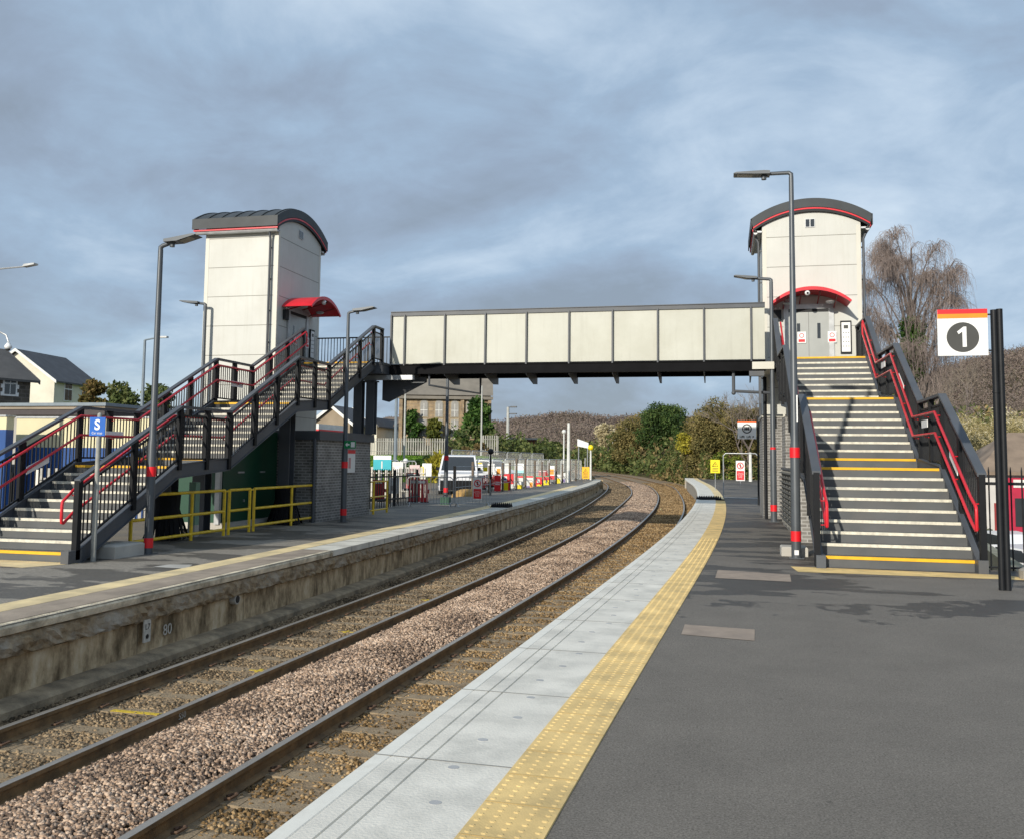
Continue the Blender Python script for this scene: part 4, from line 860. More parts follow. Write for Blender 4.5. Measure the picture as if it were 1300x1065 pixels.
# distances of the ridge and of the foot of the hill by azimuth
def ridge(az):
    R=np.interp(az,[-1.2,-.6,-.25,0,.2,.35,.6,1.2],[700,700,620,560,430,300,280,280]); F0=np.interp(az,[-1.2,-.25,0,.2,.35,1.2],[330,300,260,180,110,100])
    return R,F0,np.interp(az,az_l,el_l)*R+CZ-6.5
def xD(y): return np.interp(y,cD[:,1],cD[:,0])
def base(x,y):
    x=np.asarray(x,float);y=np.asarray(y,float)
    z=np.full(x.shape,-1.35)
    # car park level on the left
    xl=np.interp(y,cLE[:,1],cLE[:,0])
    z=np.where(x<np.minimum(xl,-9)-.5,-.32,z)
    z=np.where((y>85)&(x<xl-4),-.4+0*z,z)
    # street below on the right
    z=np.where((x>4.2),-1.35-1.65*smooth((x-4.2)/2.5),z)
    # embankment right of the far track
    d=x-xD(y)-2.6
    hgt=(3.9+1.6*vnoise(x,y,14,3))*smooth((y-44)/16)*(1-.5*smooth((y-95)/60))
    dd=np.minimum(d,np.maximum(y-82,(x-4.6)*1.1)); e=-1.15+smooth(dd/8.5)*hgt; kk=smooth((x-9)/4)*(y<95); e=e*(1-kk)-3.0*kk; m_=(d>0)&(y>44)&(dd>0)
    z=np.where(m_,np.maximum(e,e),z)
    rs=(x>11)&(y>62); z=np.where(rs,np.maximum(z,-3+7.0*smooth((y-64)/22)*smooth((x-11)/4)),z)
    # platform ramp stays clear
    z=np.where((y<82)&(x<4.6)&(x>xD(y)+.5),np.minimum(z,-.25+.0*x),z)
    # grass bank rising to the palisade fence on the left
    gb=(x<-15)&(y>60)&(y<112); z=np.where(gb,-.3+2.0*smooth((y-62)/16)*smooth((-15-x)/5)*(1-smooth((y-92)/14)),z)
    return z
def ground(x,y):
    x=np.asarray(x,float);y=np.asarray(y,float); r=np.hypot(x,y); az=np.arctan2(x,np.maximum(y,1e-3)); az=np.where(y<=0,np.where(x>0,1.2,-1.2),az)
    R,F0,H=ridge(az); t=(r-F0)/(R-F0)
    b=base(x,y); h=b*(1-smooth(t*3))+smooth(t*3)*0 + (H*(smooth(t)*.75+.25*np.clip(t,0,1)))*(t>0)
    h=np.where(t>1,H-(t-1)*H*.6,h)
    h=h+np.where(t>0,(vnoise(x,y,45,5)-.5)*6*smooth(t*2)*(1-smooth((t-.8)*5)),0)
    return h
gx=np.concatenate([-np.geomspace(1100,30,60),np.arange(-29,30,.8),np.geomspace(30,900,60)])
gy=np.concatenate([[-60,-20],np.arange(-8,130,1.25),np.geomspace(131,1200,90)])
X_,Y_=np.meshgrid(gx,gy,indexing='ij'); Z_=ground(X_,Y_); nx,ny=X_.shape
V=np.stack([X_,Y_,Z_],-1).reshape(-1,3); ii,jj=np.meshgrid(np.arange(nx-1),np.arange(ny-1),indexing='ij'); i0=(ii*ny+jj).ravel()
Fq=np.stack([i0,i0+ny,i0+ny+1,i0+1],1)
earth=mat('earth_and_scrub',(.1,.085,.04),.95,0,.4,.08,.5,3,dirt=(.07,.085,.03),dirt_amt=.8,dscale=.04,spec=.1)
g_=indexed('ground',V,Fq,earth,smooth=True); tag(g_,kind='structure')
# car park tarmac, grass bank sheet, street
cp=asphalt('car_park_tarmac',(.2,.17,.13),.75)
b=MB(); b.add([(-11.62,-8,-.16),(-11.62,82,-.16),(-60,62,-.16),(-60,-8,-.16)],[(0,1,2,3)]); tag(b.build('car_park',cp),kind='structure')
grassm=mat('grass_green',(.1,.19,.02),.9,0,.3,2,.5,30,spec=.2)
st_=asphalt('street_tarmac',(.14,.13,.12),.8)
b=MB(); b.add([(7,10,-2.8),(40,10,-2.8),(80,75,-2.8),(7,75,-2.8)],[(0,1,2,3)]); tag(b.build('street',st_),kind='structure')
# ---------- foliage generators ----------
def leafmat(name,cols,var=.15,rough=.7,trans=.25):
    m=bpy.data.materials.new(name); m.use_nodes=True; nt=m.node_tree; N=nt.nodes; Lk=nt.links; b=N['Principled BSDF']; b.inputs['Roughness'].default_value=rough; b.inputs['Specular IOR Level'].default_value=.3
    g=N.new('ShaderNodeNewGeometry'); cr=N.new('ShaderNodeValToRGB'); e=cr.color_ramp.elements
    for i,c in enumerate(cols):
        if i==0: e[0].color=(*c,1)
        elif i==len(cols)-1: e[-1].color=(*c,1); e[-1].position=1
        else: k=e.new(i/(len(cols)-1)); k.color=(*c,1)
    tc=N.new('ShaderNodeTexCoord'); nz=N.new('ShaderNodeTexNoise'); nz.inputs['Scale'].default_value=.35; nz.inputs['Detail'].default_value=4; Lk.new(tc.outputs['Object'],nz.inputs['Vector'])
    ma=N.new('ShaderNodeMath'); ma.operation='MULTIPLY_ADD'; ma.inputs[1].default_value=1.8; ma.inputs[2].default_value=-.9; Lk.new(nz.outputs[0],ma.inputs[0])
    m2=N.new('ShaderNodeMath'); m2.operation='MULTIPLY_ADD'; m2.inputs[1].default_value=.75; m2.inputs[2].default_value=.12; Lk.new(g.outputs['Random Per Island'],m2.inputs[0])
    ad=N.new('ShaderNodeMath'); ad.operation='ADD'; Lk.new(ma.outputs[0],ad.inputs[0]); Lk.new(m2.outputs[0],ad.inputs[1]); Lk.new(ad.outputs[0],cr.inputs[0]); Lk.new(cr.outputs[0],b.inputs['Base Color'])
    t=N.new('ShaderNodeBsdfTranslucent'); Lk.new(cr.outputs[0],t.inputs[0]); mx=N.new('ShaderNodeMixShader'); mx.inputs[0].default_value=trans; Lk.new(b.outputs[0],mx.inputs[1]); Lk.new(t.outputs[0],mx.inputs[2]); Lk.new(mx.outputs[0],N['Material Output'].inputs[0]); return m
def quads(C,size,g,up=.0,stretch=1.6):
    n=len(C); q=g.normal(size=(n,3)); q[:,2]+=up; q/=np.linalg.norm(q,axis=1)[:,None]
    r=g.normal(size=(n,3)); a=np.cross(q,r); a/=np.linalg.norm(a,axis=1)[:,None]; b=np.cross(q,a)
    s=(size*(.6+.8*g.random(n)))[:,None]; a=a*s*stretch/2; b=b*s/2
    return np.stack([C-a,C-b*.9,C+a,C+b],1).reshape(-1,3)
def blob(g,n,blobs,shell=.55):
    """points through ellipsoid clumps, denser near their surface"""
    P=[]; w=np.array([b[3]*b[4]*b[5] for b in blobs])**.67; k=g.choice(len(blobs),n,p=w/w.sum()); B=np.array(blobs)[k]
    d=g.normal(size=(n,3)); d/=np.linalg.norm(d,axis=1)[:,None]; r=(shell+(1-shell)*g.random(n)**.6)*(1+.12*g.normal(size=n))
    return B[:,:3]+d*B[:,3:6]*r[:,None]
def clumps(g,w,d,h,z0,n,r):
    out=[]
    for _ in range(n):
        a=g.random()*2*PI; q=g.random()**.5; zz=g.random(); f=math.sin(PI*min(.95,max(.12,zz*.8+.12)))**.6
        out.append((math.cos(a)*q*w*f,math.sin(a)*q*d*f,z0+zz*h,r*(.7+.6*g.random()),r*(.7+.6*g.random()),r*(.6+.5*g.random())))
    return out
m_ever=leafmat('evergreen_leaves',[(.012,.028,.008),(.04,.08,.02),(.08,.13,.03),(.15,.19,.06)])
m_brwn=leafmat('brown_scrub_leaves',[(.07,.055,.022),(.17,.13,.055),(.28,.21,.085),(.4,.29,.13)])
m_oliv=leafmat('olive_scrub_leaves',[(.03,.045,.012),(.075,.105,.028),(.13,.16,.045),(.21,.21,.08)])
m_hazel=leafmat('hazel_leaves',[(.06,.06,.018),(.15,.135,.045),(.23,.19,.07),(.33,.25,.1)])
m_yel=leafmat('yellow_autumn_leaves',[(.2,.18,.02),(.4,.36,.04),(.6,.5,.08)])
m_pale=leafmat('pale_seed_heads',[(.3,.25,.12),(.5,.43,.26),(.68,.6,.42)])
m_ivy=leafmat('ivy_leaves',[(.01,.03,.006),(.03,.08,.012),(.07,.14,.025),(.11,.19,.04)])
m_rust=leafmat('rust_leaves',[(.05,.06,.015),(.13,.11,.03),(.24,.14,.05)])
m_wood=leafmat('hazy_winter_woodland',[(.15,.12,.105),(.18,.14,.12),(.205,.16,.135),(.235,.18,.145),(.18,.165,.11)],trans=.15)  # ramp paled and evened: distance haze painted into the tree colours
m_reed=leafmat('reeds',[(.18,.15,.05),(.33,.27,.11),(.5,.42,.22),(.7,.64,.48)])
bark=mat('bark',(.07,.055,.045),.9,0,.3,6,.5,30)
barkg=mat('grey_bark',(.17,.14,.125),.9,0,.3,6,.5,30)
def tree(name,label,x,y,z,blobs,n,size,m_,trunk=(.18,.06),limbs=7,group=None,seed=0,up=0,cat='tree',stretch=1.6,bm=None,shell=.55):
    g=np.random.default_rng(seed+77); t=thing(name,label,cat,(x,y,z),0,group)
    zt=max(b[2] for b in blobs); b=MB(); b.tube([(0,0,-1.6 if cat!='tree' else -.4),(.05,.03,zt*.35),(-.04,.05,zt*.8)],[trunk[0],trunk[0]*.7,trunk[1]],7)
    for i in range(limbs):
        q=blobs[int(g.integers(len(blobs)))]; z1=zt*(.2+.4*g.random()); b.tube([(0,0,z1),(q[0]*.5,q[1]*.5,(z1+q[2])/2+.1),(q[0],q[1],q[2])],[trunk[0]*.4,trunk[0]*.25,trunk[1]*.4],5)
    b.build('trunk',bm or bark,t,local=True,smooth=True)
    P=blob(g,n,blobs,shell); P=P[P[:,2]>-.1]; o=fastmesh('crown',quads(P,size,g,up,stretch),4,m_,t); return t
# ---------- woodland over the hills ----------
g=np.random.default_rng(5); n=19000
az=g.uniform(-.62,.5,n); R,F0,H=ridge(az); rr=F0+(R*1.02-F0)*g.random(n)**.8; x=rr*np.sin(az); y=rr*np.cos(az); k=g.random(n)<1.0; x,y,rr=x[k],y[k],rr[k]; z=ground(x,y)
hs=3.2+3.2*g.random(len(x)); per=38
C=np.repeat(np.stack([x,y,z+hs*.55],1),per,0); d=g.normal(size=C.shape); d/=np.linalg.norm(d,axis=1)[:,None]; hs_=np.repeat(hs,per)
C=C+d*np.stack([hs_*.5,hs_*.5,hs_*.55],1)*(.5+.5*g.random(len(C)))[:,None]
q_=quads(C,1.,g,.1,1.9).reshape(-1,4,3); c_=q_.mean(1,keepdims=True); q_=c_+(q_-c_)*np.clip(.42*np.repeat(rr,per)/420,.14,.6)[:,None,None]; o=fastmesh('hill_woodland',q_.reshape(-1,3),4,m_wood); tag(o,'brown winter woodland covering the hills behind the station','woodland',kind='stuff')
# ---------- scrub on the railway embankment ----------
def scrub(name,label,cat,fn,n,size,m_,seed,lift=1.2,up=.3,stretch=1.5,ns=5):
    g=np.random.default_rng(seed); x,y=fn(g,n); z=ground(x,y); h=lift*(.15+.85*vnoise(x,y,ns,seed+1)*vnoise(x,y,1.6,seed+2)*1.7); z=z+h*g.random(len(x))**.45
    sz=size*(1+np.clip(np.hypot(x,y)-60,0,200)/120)
    q=quads(np.stack([x,y,z],1),1.,g,up,stretch).reshape(-1,4,3); c=q.mean(1,keepdims=True); q=c+(q-c)*sz[:,None,None]
    return tag(fastmesh(name,q.reshape(-1,3),4,m_),label,cat,kind='stuff')
def bank(d0,d1,y0,y1,p=1.):
    def fn(g,n):
        y=y0+(y1-y0)*g.random(n)**p; d=d0+(d1-d0)*g.random(n); x=xD(y)+d
        k=~((y<83.5)&(x<4.9)); return x[k],y[k]
    return fn
scrub('bramble_scrub','dark green and olive brambles covering the embankment right of the tracks','scrub',bank(2.8,16,50,135),80000,.17,m_oliv,31,2.6)
scrub('bramble_scrub','brown dead brambles and grasses mixed over the embankment right of the tracks','scrub',bank(2.4,16,50,135),26000,.15,m_brwn,41,2.9)
scrub('bramble_scrub','dense olive green brambles rising behind the far end of the right platform','scrub',bank(2.6,20,83.5,118),120000,.12,m_oliv,33,5.2)
scrub('bramble_scrub','tan dead bracken among the brambles behind the far end of the right platform','scrub',bank(2.6,20,83.5,118),30000,.12,m_brwn,35,5.4)
scrub('far_scrub','mixed olive scrub along the far bend of the tracks','scrub',bank(2.8,60,118,330,1.),100000,.22,m_oliv,51,5.0,ns=9)
scrub('far_scrub','brown winter scrub along the far bend of the tracks','scrub',bank(4,60,125,245,1.),26000,.27,m_brwn,61,6.0,ns=11)
scrub('track_weeds','short brown green weeds beside the right track under the far platform edge','weeds',lambda g,n:(lambda y:(xD(y)+.35+g.random(n)*(np.interp(y,cRE[:,1],cRE[:,0])-xD(y)-.3),y))(14+76*g.random(n)**1.1),30000,.045,m_oliv,71,.16)
# scrub between the compound and the hill, left of the tracks
scrub('far_scrub','olive brown scrub behind the compound fencing left of the tracks','scrub',lambda g,n:(lambda y:(np.interp(y,cA[:,1],cA[:,0])-3.5-13*g.random(n),y))(90+50*g.random(n)),22000,.2,m_oliv,81,3.4,ns=8)
scrub('grass_bank','bright green mown grass bank behind the compound fence','grass',lambda g,n:(-46+30*g.random(n),61+17*g.random(n)),32000,.12,leafmat('lawn_grass',[(.06,.13,.01),(.12,.24,.02),(.2,.33,.04)]),91,.12,up=.0)
b=MB(); 
gxx=np.linspace(-60,-15.5,20); gyy=np.linspace(60,80,14); vs=[(float(a),float(c),float(ground(np.array([a]),np.array([c]))[0])+.03) for a in gxx for c in gyy]
b.add(vs,[(i*14+j,(i+1)*14+j,(i+1)*14+j+1,i*14+j+1) for i in range(19) for j in range(13)]); tag(b.build('grass_bank_ground',grassm,smooth=True),kind='structure')
scrub('reed_bed','tall yellow and white reeds on the slope behind the shop roof at the right','reeds',lambda g,n:(12.5+34*g.random(n),66+24*g.random(n)),60000,.05,m_reed,93,2.6,up=-.0,stretch=6.)
# individual trees and bushes
def at(px,py,Y): return UY(px,py,Y)
def gz(x,y): return float(ground(np.array([x]),np.array([y]))[0])
g=np.random.default_rng(3)
def put(name,label,px,ptop,Y,wpx,m_,n,size,seed,cat='tree',clN=16,r=.3,pb=None,**k):
    p=at(px,ptop,Y); z=gz(p.x,Y) if pb is None else at(px,pb,Y).z; H=p.z-z; Wd=wpx/F*(Y*.97)/2; g=np.random.default_rng(seed)
    bl=clumps(g,Wd*.78,Wd*.7,H*.78,H*.12,clN,min(Wd,H*.6)*r)
    return tree(name,label,p.x,Y,z,bl,n,size,m_,(max(.08,H*.03),.03),6,seed=seed,cat=cat,**k)
put('evergreen_tree','large round dark evergreen tree standing above the embankment scrub',841,511,150,60,m_ever,20000,.22,1,clN=30,r=.45,pb=572)
put('evergreen_tree','small dark evergreen peeping out right behind the large round evergreen',864,520,125,26,m_ever,2500,.24,2,pb=572)
put('hazel_thicket','tall olive brown thicket left of the lift sign with twiggy top',905,508,92,84,m_hazel,26000,.13,3,clN=40,r=.38)
put('hazel_thicket','wide brown thicket directly behind the lift sign',950,522,88,74,m_hazel,20000,.13,4,clN=36,r=.38)
put('bramble_bush','yellow flowering bush on top of the embankment between the evergreen and the lift sign',872,549,92,26,m_yel,1600,.13,5,cat='bush',pb=576,r=.5)
put('bramble_bush','pale lime green bush below the large round evergreen',835,551,152,26,leafmat('lime_leaves',[(.1,.14,.02),(.2,.26,.05),(.32,.36,.1)]),1300,.14,6,cat='bush',pb=583,r=.5)
put('bramble_bush','low yellow green bush behind the yellow warning sign beyond the right platform',920,572,84.5,50,leafmat('lime_leaves_b',[(.03,.06,.01),(.12,.16,.02),(.32,.34,.06)]),2200,.14,7,cat='bush')
put('feathery_shrub','pale cream seed-headed shrub above the far bend of the tracks',772,539,200,34,m_pale,2600,.34,8,cat='shrub',pb=566,r=.5)
put('brown_tree','brown winter tree between the pale shrub and the large round evergreen',806,527,172,60,m_hazel,14000,.24,9,clN=26,r=.45)
put('brown_tree','dark olive tree left of the large round evergreen, behind the small gabled house',790,545,180,44,m_oliv,9000,.24,10,clN=18,r=.45)
put('green_shrub','dark green shrub directly left of the rail bridge mouth beside the far bend',700,560,105,50,m_oliv,6000,.2,12,cat='shrub',clN=18)
put('green_shrub','broad olive shrub right of the rusty rail bridge',668,564,118,46,m_oliv,5000,.22,13,cat='shrub',clN=14)
# left hedge behind the car park
put('autumn_tree','rust brown and green tree right of the cream house',120,478,52,46,m_rust,7000,.16,14,clN=30,r=.5)
put('hedge_tree','green hedge tree right of the rust brown tree, behind the left stairs',158,482,50,66,m_oliv,8000,.16,15,clN=34,r=.5)
put('hedge_tree','low green hedge tree behind the far lamp post at the left',198,487,49,58,m_oliv,7000,.16,16,clN=30,r=.5)
# bare weeping birch with ivy trunk
def willow(label,x,y,z,H,Wd,seed,twigs=900):
    g=random.Random(seed); t=thing('weeping_birch',label,'tree',(x,y,z)); b=MB(); tw=MB(); starts=[]
    b.tube([(0,0,-.3),(.1,0,H*.3),(-.1,.1,H*.6),(.05,0,H*.93)],[.26,.2,.12,.04],8)
    for i in range(34):
        h=H*(.14+.62*(i/34)); a=i*2.4+g.uniform(-.4,.4); r_=Wd*g.uniform(.55,1.)*(1-.45*max(0,(i/34-.45))*1.6); rs_=(H-h)*g.uniform(.45,.92)*(.75+.25*i/34)
        c_,s_=math.cos(a),math.sin(a); P=[Vector((c_*r_*u,s_*r_*u,h+rs_*v)) for u,v in((0,0),(.28,.42),(.6,.82),(.86,1.),(1.06,.93))]
        b.tube(P,[.06,.04,.025,.015,.008],5)
        for k in range(16): u=(.25+.75*g.random()**.7)*3.99; j=int(u); f_=u-j; starts.append((P[j].lerp(P[j+1],f_),a))
    starts.append((Vector((0,0,H*.92)),0)); starts.append((Vector((0,0,H*.85)),2))
    for i in range(twigs):
        s,a=g.choice(starts); a2=a+g.uniform(-1.9,1.9); L_=g.uniform(.0,.7); o=g.uniform(.3,.85)
        up_=g.uniform(.15,.6)
        P=[s,s+Vector((math.cos(a2)*o*.6,math.sin(a2)*o*.6,up_)),s+Vector((math.cos(a2)*o,math.sin(a2)*o,up_-L_*.3)),s+Vector((math.cos(a2)*o*1.12,math.sin(a2)*o*1.12,up_-L_*.7)),s+Vector((math.cos(a2)*o*1.05,math.sin(a2)*o*1.05,up_-L_))]
        P=[p if p.z>.6 else Vector((p.x,p.y,.6+g.random()*.3)) for p in P]
        tw.tube(P,[.009,.008,.006,.005,.004],3,False)
        for q in range(2):
            j=g.randint(1,3); s2=P[j]; a3=g.uniform(0,2*PI); tw.tube([s2,s2+Vector((math.cos(a3)*.25,math.sin(a3)*.25,-.25)),s2+Vector((math.cos(a3)*.35,math.sin(a3)*.35,-.8))],[.005,.005,.004],3,False)
    b.build('trunk',barkg,t,local=True,smooth=True); tw.build('twigs',mat('birch_twigs',(.24,.19,.165),.85,0,.3,1.2),t,local=True)
    return t
p=at(1155,292,50); zb=gz(p.x,50); wt=willow('bare weeping birch with an ivy covered trunk rising behind the right stairs',p.x,50,zb,p.z-zb,2.75,4,2600)
gg=np.random.default_rng(8); pv=at(1150,455,50).z-zb; bl=[(0,0,pv+.28*i,.62,.6,.5) for i in range(-3,7)]
fastmesh('ivy',quads(blob(gg,3600,bl,.6),.12,gg),4,m_ivy,wt)
# bare tree by the lift sign
def baretree(label,x,y,z,H,seed,sp=.9,n=5,spread=.75,dens=1.):
    g=random.Random(seed); t=thing('bare_tree',label,'tree',(x,y,z)); b=MB(); tw=MB()
    def grow(p,d,L_,r,lv):
        q=p+d*L_; mid=p.lerp(q,.5)+Vector((g.uniform(-1,1),g.uniform(-1,1),0))*L_*.05
        (b if lv<3 else tw).tube([p,mid,q],[r,r*.8,r*.6],5 if lv<3 else 3,False)
        if lv>=n: return
        for k in range(3 if lv<n-1 else 4):
            nd=(d+Vector((g.uniform(-1,1),g.uniform(-1,1),g.uniform(-.2,.6)))*spread).normalized(); grow(q if k<2 else mid,nd,L_*g.uniform(.6,.85),max(.006,r*.6),lv+1)
    grow(Vector((0,0,-.2)),Vector((0,0,1)),H*.3,H*.018,0)
    b.build('trunk',barkg,t,local=True); tw.build('twigs',mat('bare_twigs',(.2,.165,.13),.9,0,.2,2),t,local=True); return t
for px,pt,Y,sd,lab in ((950,478,85,1,'bare grey branched tree above the thicket left of the right tower base'),(925,496,98,2,'smaller bare tree rising from the thicket left of the lift sign'),(1185,455,90,5,'bare twiggy tree on the slope behind the platform 1 sign'),(1225,452,95,6,'bare bushy tree on the hillside right behind the platform 1 sign post')):
    p=at(px,pt,Y); z=gz(p.x,Y); baretree(lab,p.x,Y,z,(p.z-z)*1.0,sd,n=6)
paleb_=mat('pale_board',(.7,.7,.66),.5)
# ---------- chapel ----------
def U2(px,py,Y): p=UY(px,py,Y); return p.x,p.z
YC=105.; pr_=UY(622,560,YC); zg=gz(pr_.x,YC)-1; dist=pr_.length; kx=(dist*math.cos(.03))/F
CW=(622-508)*kx; ze=UY(622,500,YC).z-zg; zt=UY(622,447,YC+3).z-zg; D=13.
ch=thing('chapel','large sandstone chapel with arched windows and a steep grey roof behind the compound','chapel',(pr_.x,YC,zg),R_(15.5))
b=MB(); b.prism([(0,0),(D,0),(D,ze),(D/2,zt),(0,ze)],'x',-CW,0); b.build('wall',stone,ch,local=True)
sl=(zt-ze)/(D/2); b=MB(); b.add([(-CW-.3,-.5,ze-.5*sl+.12),(.3,-.5,ze-.5*sl+.12),(.3,D/2,zt+.15),(-CW-.3,D/2,zt+.15),(-CW-.3,D+.5,ze-.5*sl+.12),(.3,D+.5,ze-.5*sl+.12)],[(0,1,2,3),(3,2,5,4)]); b.box(-CW-.3,.3,-.5,-.3,ze-.75,ze-.4)
rf=b.build('roof',mat('grey_slate_chapel',(.19,.17,.14),.8,0,.15,1,.2,6),ch,local=True)
frm=mat('window_stone',(.36,.31,.22),.85); gl=mat('boarded_window',(.3,.29,.27),.6)
for px,lo in ((538,0),(557,0),(577,0),(596,0),(557,1),(577,1),(537,1)):
    xa=-(622-px)*kx; zc=(UY(px,516 if not lo else 543,YC).z-zg); wv=.42; hh=1.5 if not lo else 2.2; z_0=zc-1.3
    pts=([(xa-wv,z_0),(xa+wv,z_0),(xa+wv,z_0+hh)]+[(xa+wv*math.cos(q),z_0+hh+wv*math.sin(q)) for q in np.linspace(.3,PI-.3,7)]+[(xa-wv,z_0+hh)]) if not lo else [(xa-wv,z_0),(xa+wv,z_0),(xa+wv,z_0+hh),(xa-wv,z_0+hh)]
    b=MB(); b.prism([((u-xa)*1.22+xa,(v-z_0-1.)*1.12+z_0+1.) for u,v in pts],'y',-.05,.02); W_=b.build('window',frm,ch,local=True)
    b=MB(); b.prism(pts,'y',-.09,-.051); b.build('pane',gl,W_,local=True)
    b=MB(); b.box(xa-.03,xa+.03,-.12,-.091,z_0,z_0+hh); b.box(xa-wv,xa-.03,-.12,-.091,z_0+hh*.5-.03,z_0+hh*.5+.03).box(xa+.03,xa+wv,-.12,-.091,z_0+hh*.5-.03,z_0+hh*.5+.03); b.build('glazing_bar',paleb_,W_,local=True)
for px in(586.5,621,509): xa=-(622-px)*kx; b=MB(); b.box(xa-.2,xa+.2,-.35,-.001,0,ze-.7); b.build('pilaster',stone,ch,local=True)
b=MB(); b.box(-CW,0,-.12,-.001,ze*.5,ze*.5+.2); b.build('string_course',frm,ch,local=True)
xa=-(622-514)*kx; b=MB(); b.tube([(xa,-.15,ze-.5),(xa,-.15,0)],.09,6); b.build('downpipe',dgrey,ch,local=True)
put('ivy_column','tall ivy climbing the right corner of the stone chapel',608,501,102.5,44,m_ivy,9000,.28,21,cat='ivy',clN=24,r=.5)
put('ivy_bush','leafy green ivy bush against the left part of the chapel front',524,517,102,30,m_ivy,2800,.28,22,cat='bush',r=.5)
put('ivy_bush','yellow green ivy bush between the two groups of chapel windows',549,521,101.5,26,leafmat('ivy_yellow',[(.05,.07,.01),(.12,.13,.02),(.2,.19,.04)]),2800,.28,23,cat='bush',r=.5)
put('ivy_bush','small green ivy bush right of the chapel lower windows',585,545,98,24,m_ivy,1800,.26,24,cat='bush',r=.5)
put('brown_bush','brown green thorn bush behind the temporary fencing under the chapel corner',604,562,88,52,m_brwn,3400,.22,25,cat='bush',clN=18)
put('brown_bush','dark twiggy bush right of the chapel near the rail bridge',634,558,96,36,m_oliv,2600,.24,26,cat='bush',clN=16)
put('fern_plant','yellow brown spiky plant behind the white van',556,576,64,20,m_yel,260,.3,27,cat='plant',stretch=4.)
put('low_hedge','dark green clipped hedge left of the white van',540,578,66,34,m_ever,1600,.14,28,cat='hedge')
# ---------- palisade fences ----------
def palisade(name,label,pts,h,z,m_,sp=.15,w=.07,cat='fence'):
    t=thing(name,label,cat,((pts[0][0]+pts[-1][0])/2,(pts[0][1]+pts[-1][1])/2,z)); 
    for a,c in zip(pts[:-1],pts[1:]):
        A=Vector((*a,z));B_=Vector((*c,z)); L_=(B_-A).length; n=max(1,int(L_/sp)); d=(B_-A)/L_; b=MB()
        for i in range(n):
            p=A+d*(i+.5)*L_/n; b.beam(p,p+Vector((0,0,h)),w,.02,(-d.y,d.x,0)); 
        b.build('pales',m_,t); b=MB()
        for zz in(.2*h,.8*h): b.beam(A+Vector((0,0,zz))+Vector((-d.y,d.x,0))*-.03,B_+Vector((0,0,zz))+Vector((-d.y,d.x,0))*-.03,.03,.05)
        b.build('fence_rail',m_,t)
        k=max(1,round(L_/2.75))
        for i in range(k+1): b=MB(); p=A+d*L_*i/k+Vector((d.y,-d.x,0))*-.07; b.box(p.x-.04,p.x+.04,p.y-.04,p.y+.04,z,z+h*.97); b.build('fence_post',m_,t)
    return t
zf=UY(520,577,80).z; palisade('palisade_fence','long weathered grey palisade fence on the grass bank in front of the chapel',[(UY(462,570,80).x,80),(UY(520,570,80).x,80),(UY(566,570,80).x,80)],UY(520,556,80).z-zf,zf-.0,mat('weathered_pale',(.3,.29,.26),.7,0,.3,1),.22,.12)
palisade('palisade_fence','short weathered grey palisade fence half hidden by scrub right of the chapel',[(UY(612,570,88).x,88),(UY(632,570,88).x,88)],1.9,UY(620,577,88).z,mat('weathered_pale',(.3,.29,.26)),.22,.12)
pw=mat('white_pale',(.72,.68,.6),.6,0,.08,3)
palisade('palisade_fence','white pale fence seen under the left stairs behind the yellow railing',[(-17.2,20.5),(-13.4,24.2)],1.35,-.1,pw,.16,.075)
bpal=mat('black_pale',(.02,.02,.022),.5)
palisade('station_fence','black upright-bar gate fence between the plant room and the red barriers',[(-11.6,29.0),(-11.35,31.2),(-11.3,33.5)],1.32,ZL,bpal,.16,.03)
# white stakes of the compound fence behind it
palisade('compound_fence','white pale fence behind the black bars at the compound entrance',[(-17.5,38.),(-13.2,40.)],1.35,-.16,pw,.3,.12)
# timber posts with poster boards along the compound
XS=-11.45
ft=thing('post_and_wire_fence','row of weathered timber posts with thin rails along the back of the left platform','fence',(XS,55,ZL))
for px in (577,600,621,638,647,655.5,667,679,688,697,706,714,724,731):
    p=UX(px,620,XS); y=p.y; hh=1.55; b=MB(); b.box(XS-.05,XS+.05,y-.06,y+.06,ZL,ZL+hh+.2*math.sin(px)); b.build('fence_post',wood,ft)
y0_,y1_=UX(577,620,XS).y,UX(731,620,XS).y
for z in (.35,.8,1.25): b=MB(); b.tube([(XS+.06,y0_,z),(XS+.06,y1_,z)],.012,5); b.build('fence_rail',galv,ft)
wmesh=mat('fence_wire',(.5,.5,.48),.5,.4)
def heras(label,a,c,z,h,group='temporary mesh fence panels',m_=wmesh):
    A=Vector((*a,z));B_=Vector((*c,z)); t=thing('mesh_fence_panel',label,'fence panel',((A+B_)/2).to_tuple(),0,group); d=(B_-A).normalized(); L_=(B_-A).length
    b=MB(); b.tube([A+Vector((0,0,.1)),A+Vector((0,0,h-.1)),A+d*.1+Vector((0,0,h)),B_-d*.1+Vector((0,0,h)),B_+Vector((0,0,h-.1)),B_+Vector((0,0,.1)),A+Vector((0,0,.1))],.03,6); b.build('frame',m_,t)
    b=MB()
    for i in range(1,int(L_/.22)): p=A+d*i*.22; b.beam(p+Vector((0,0,.1)),p+Vector((0,0,h)),.008,.008)
    for i in range(1,7): b.beam(A+Vector((0,0,h*i/7)),B_+Vector((0,0,h*i/7)),.008,.008)
    b.build('mesh_wires',m_,t)
    for q in(A,B_): b=MB(); b.box(q.x-.3,q.x+.3,q.y-.11,q.y+.11,z,z+.1); b.build('block_foot',concl,t)
    return t
def line_panel(label,a,c,X,h,grp,m_):
    p=UX(a,600,X);q=UX(c,600,X); return heras(label,(X,p.y),(X-.01,q.y-.08),-.16,h,grp,m_)
wwire=mat('white_wire',(.68,.68,.65),.5,.2)
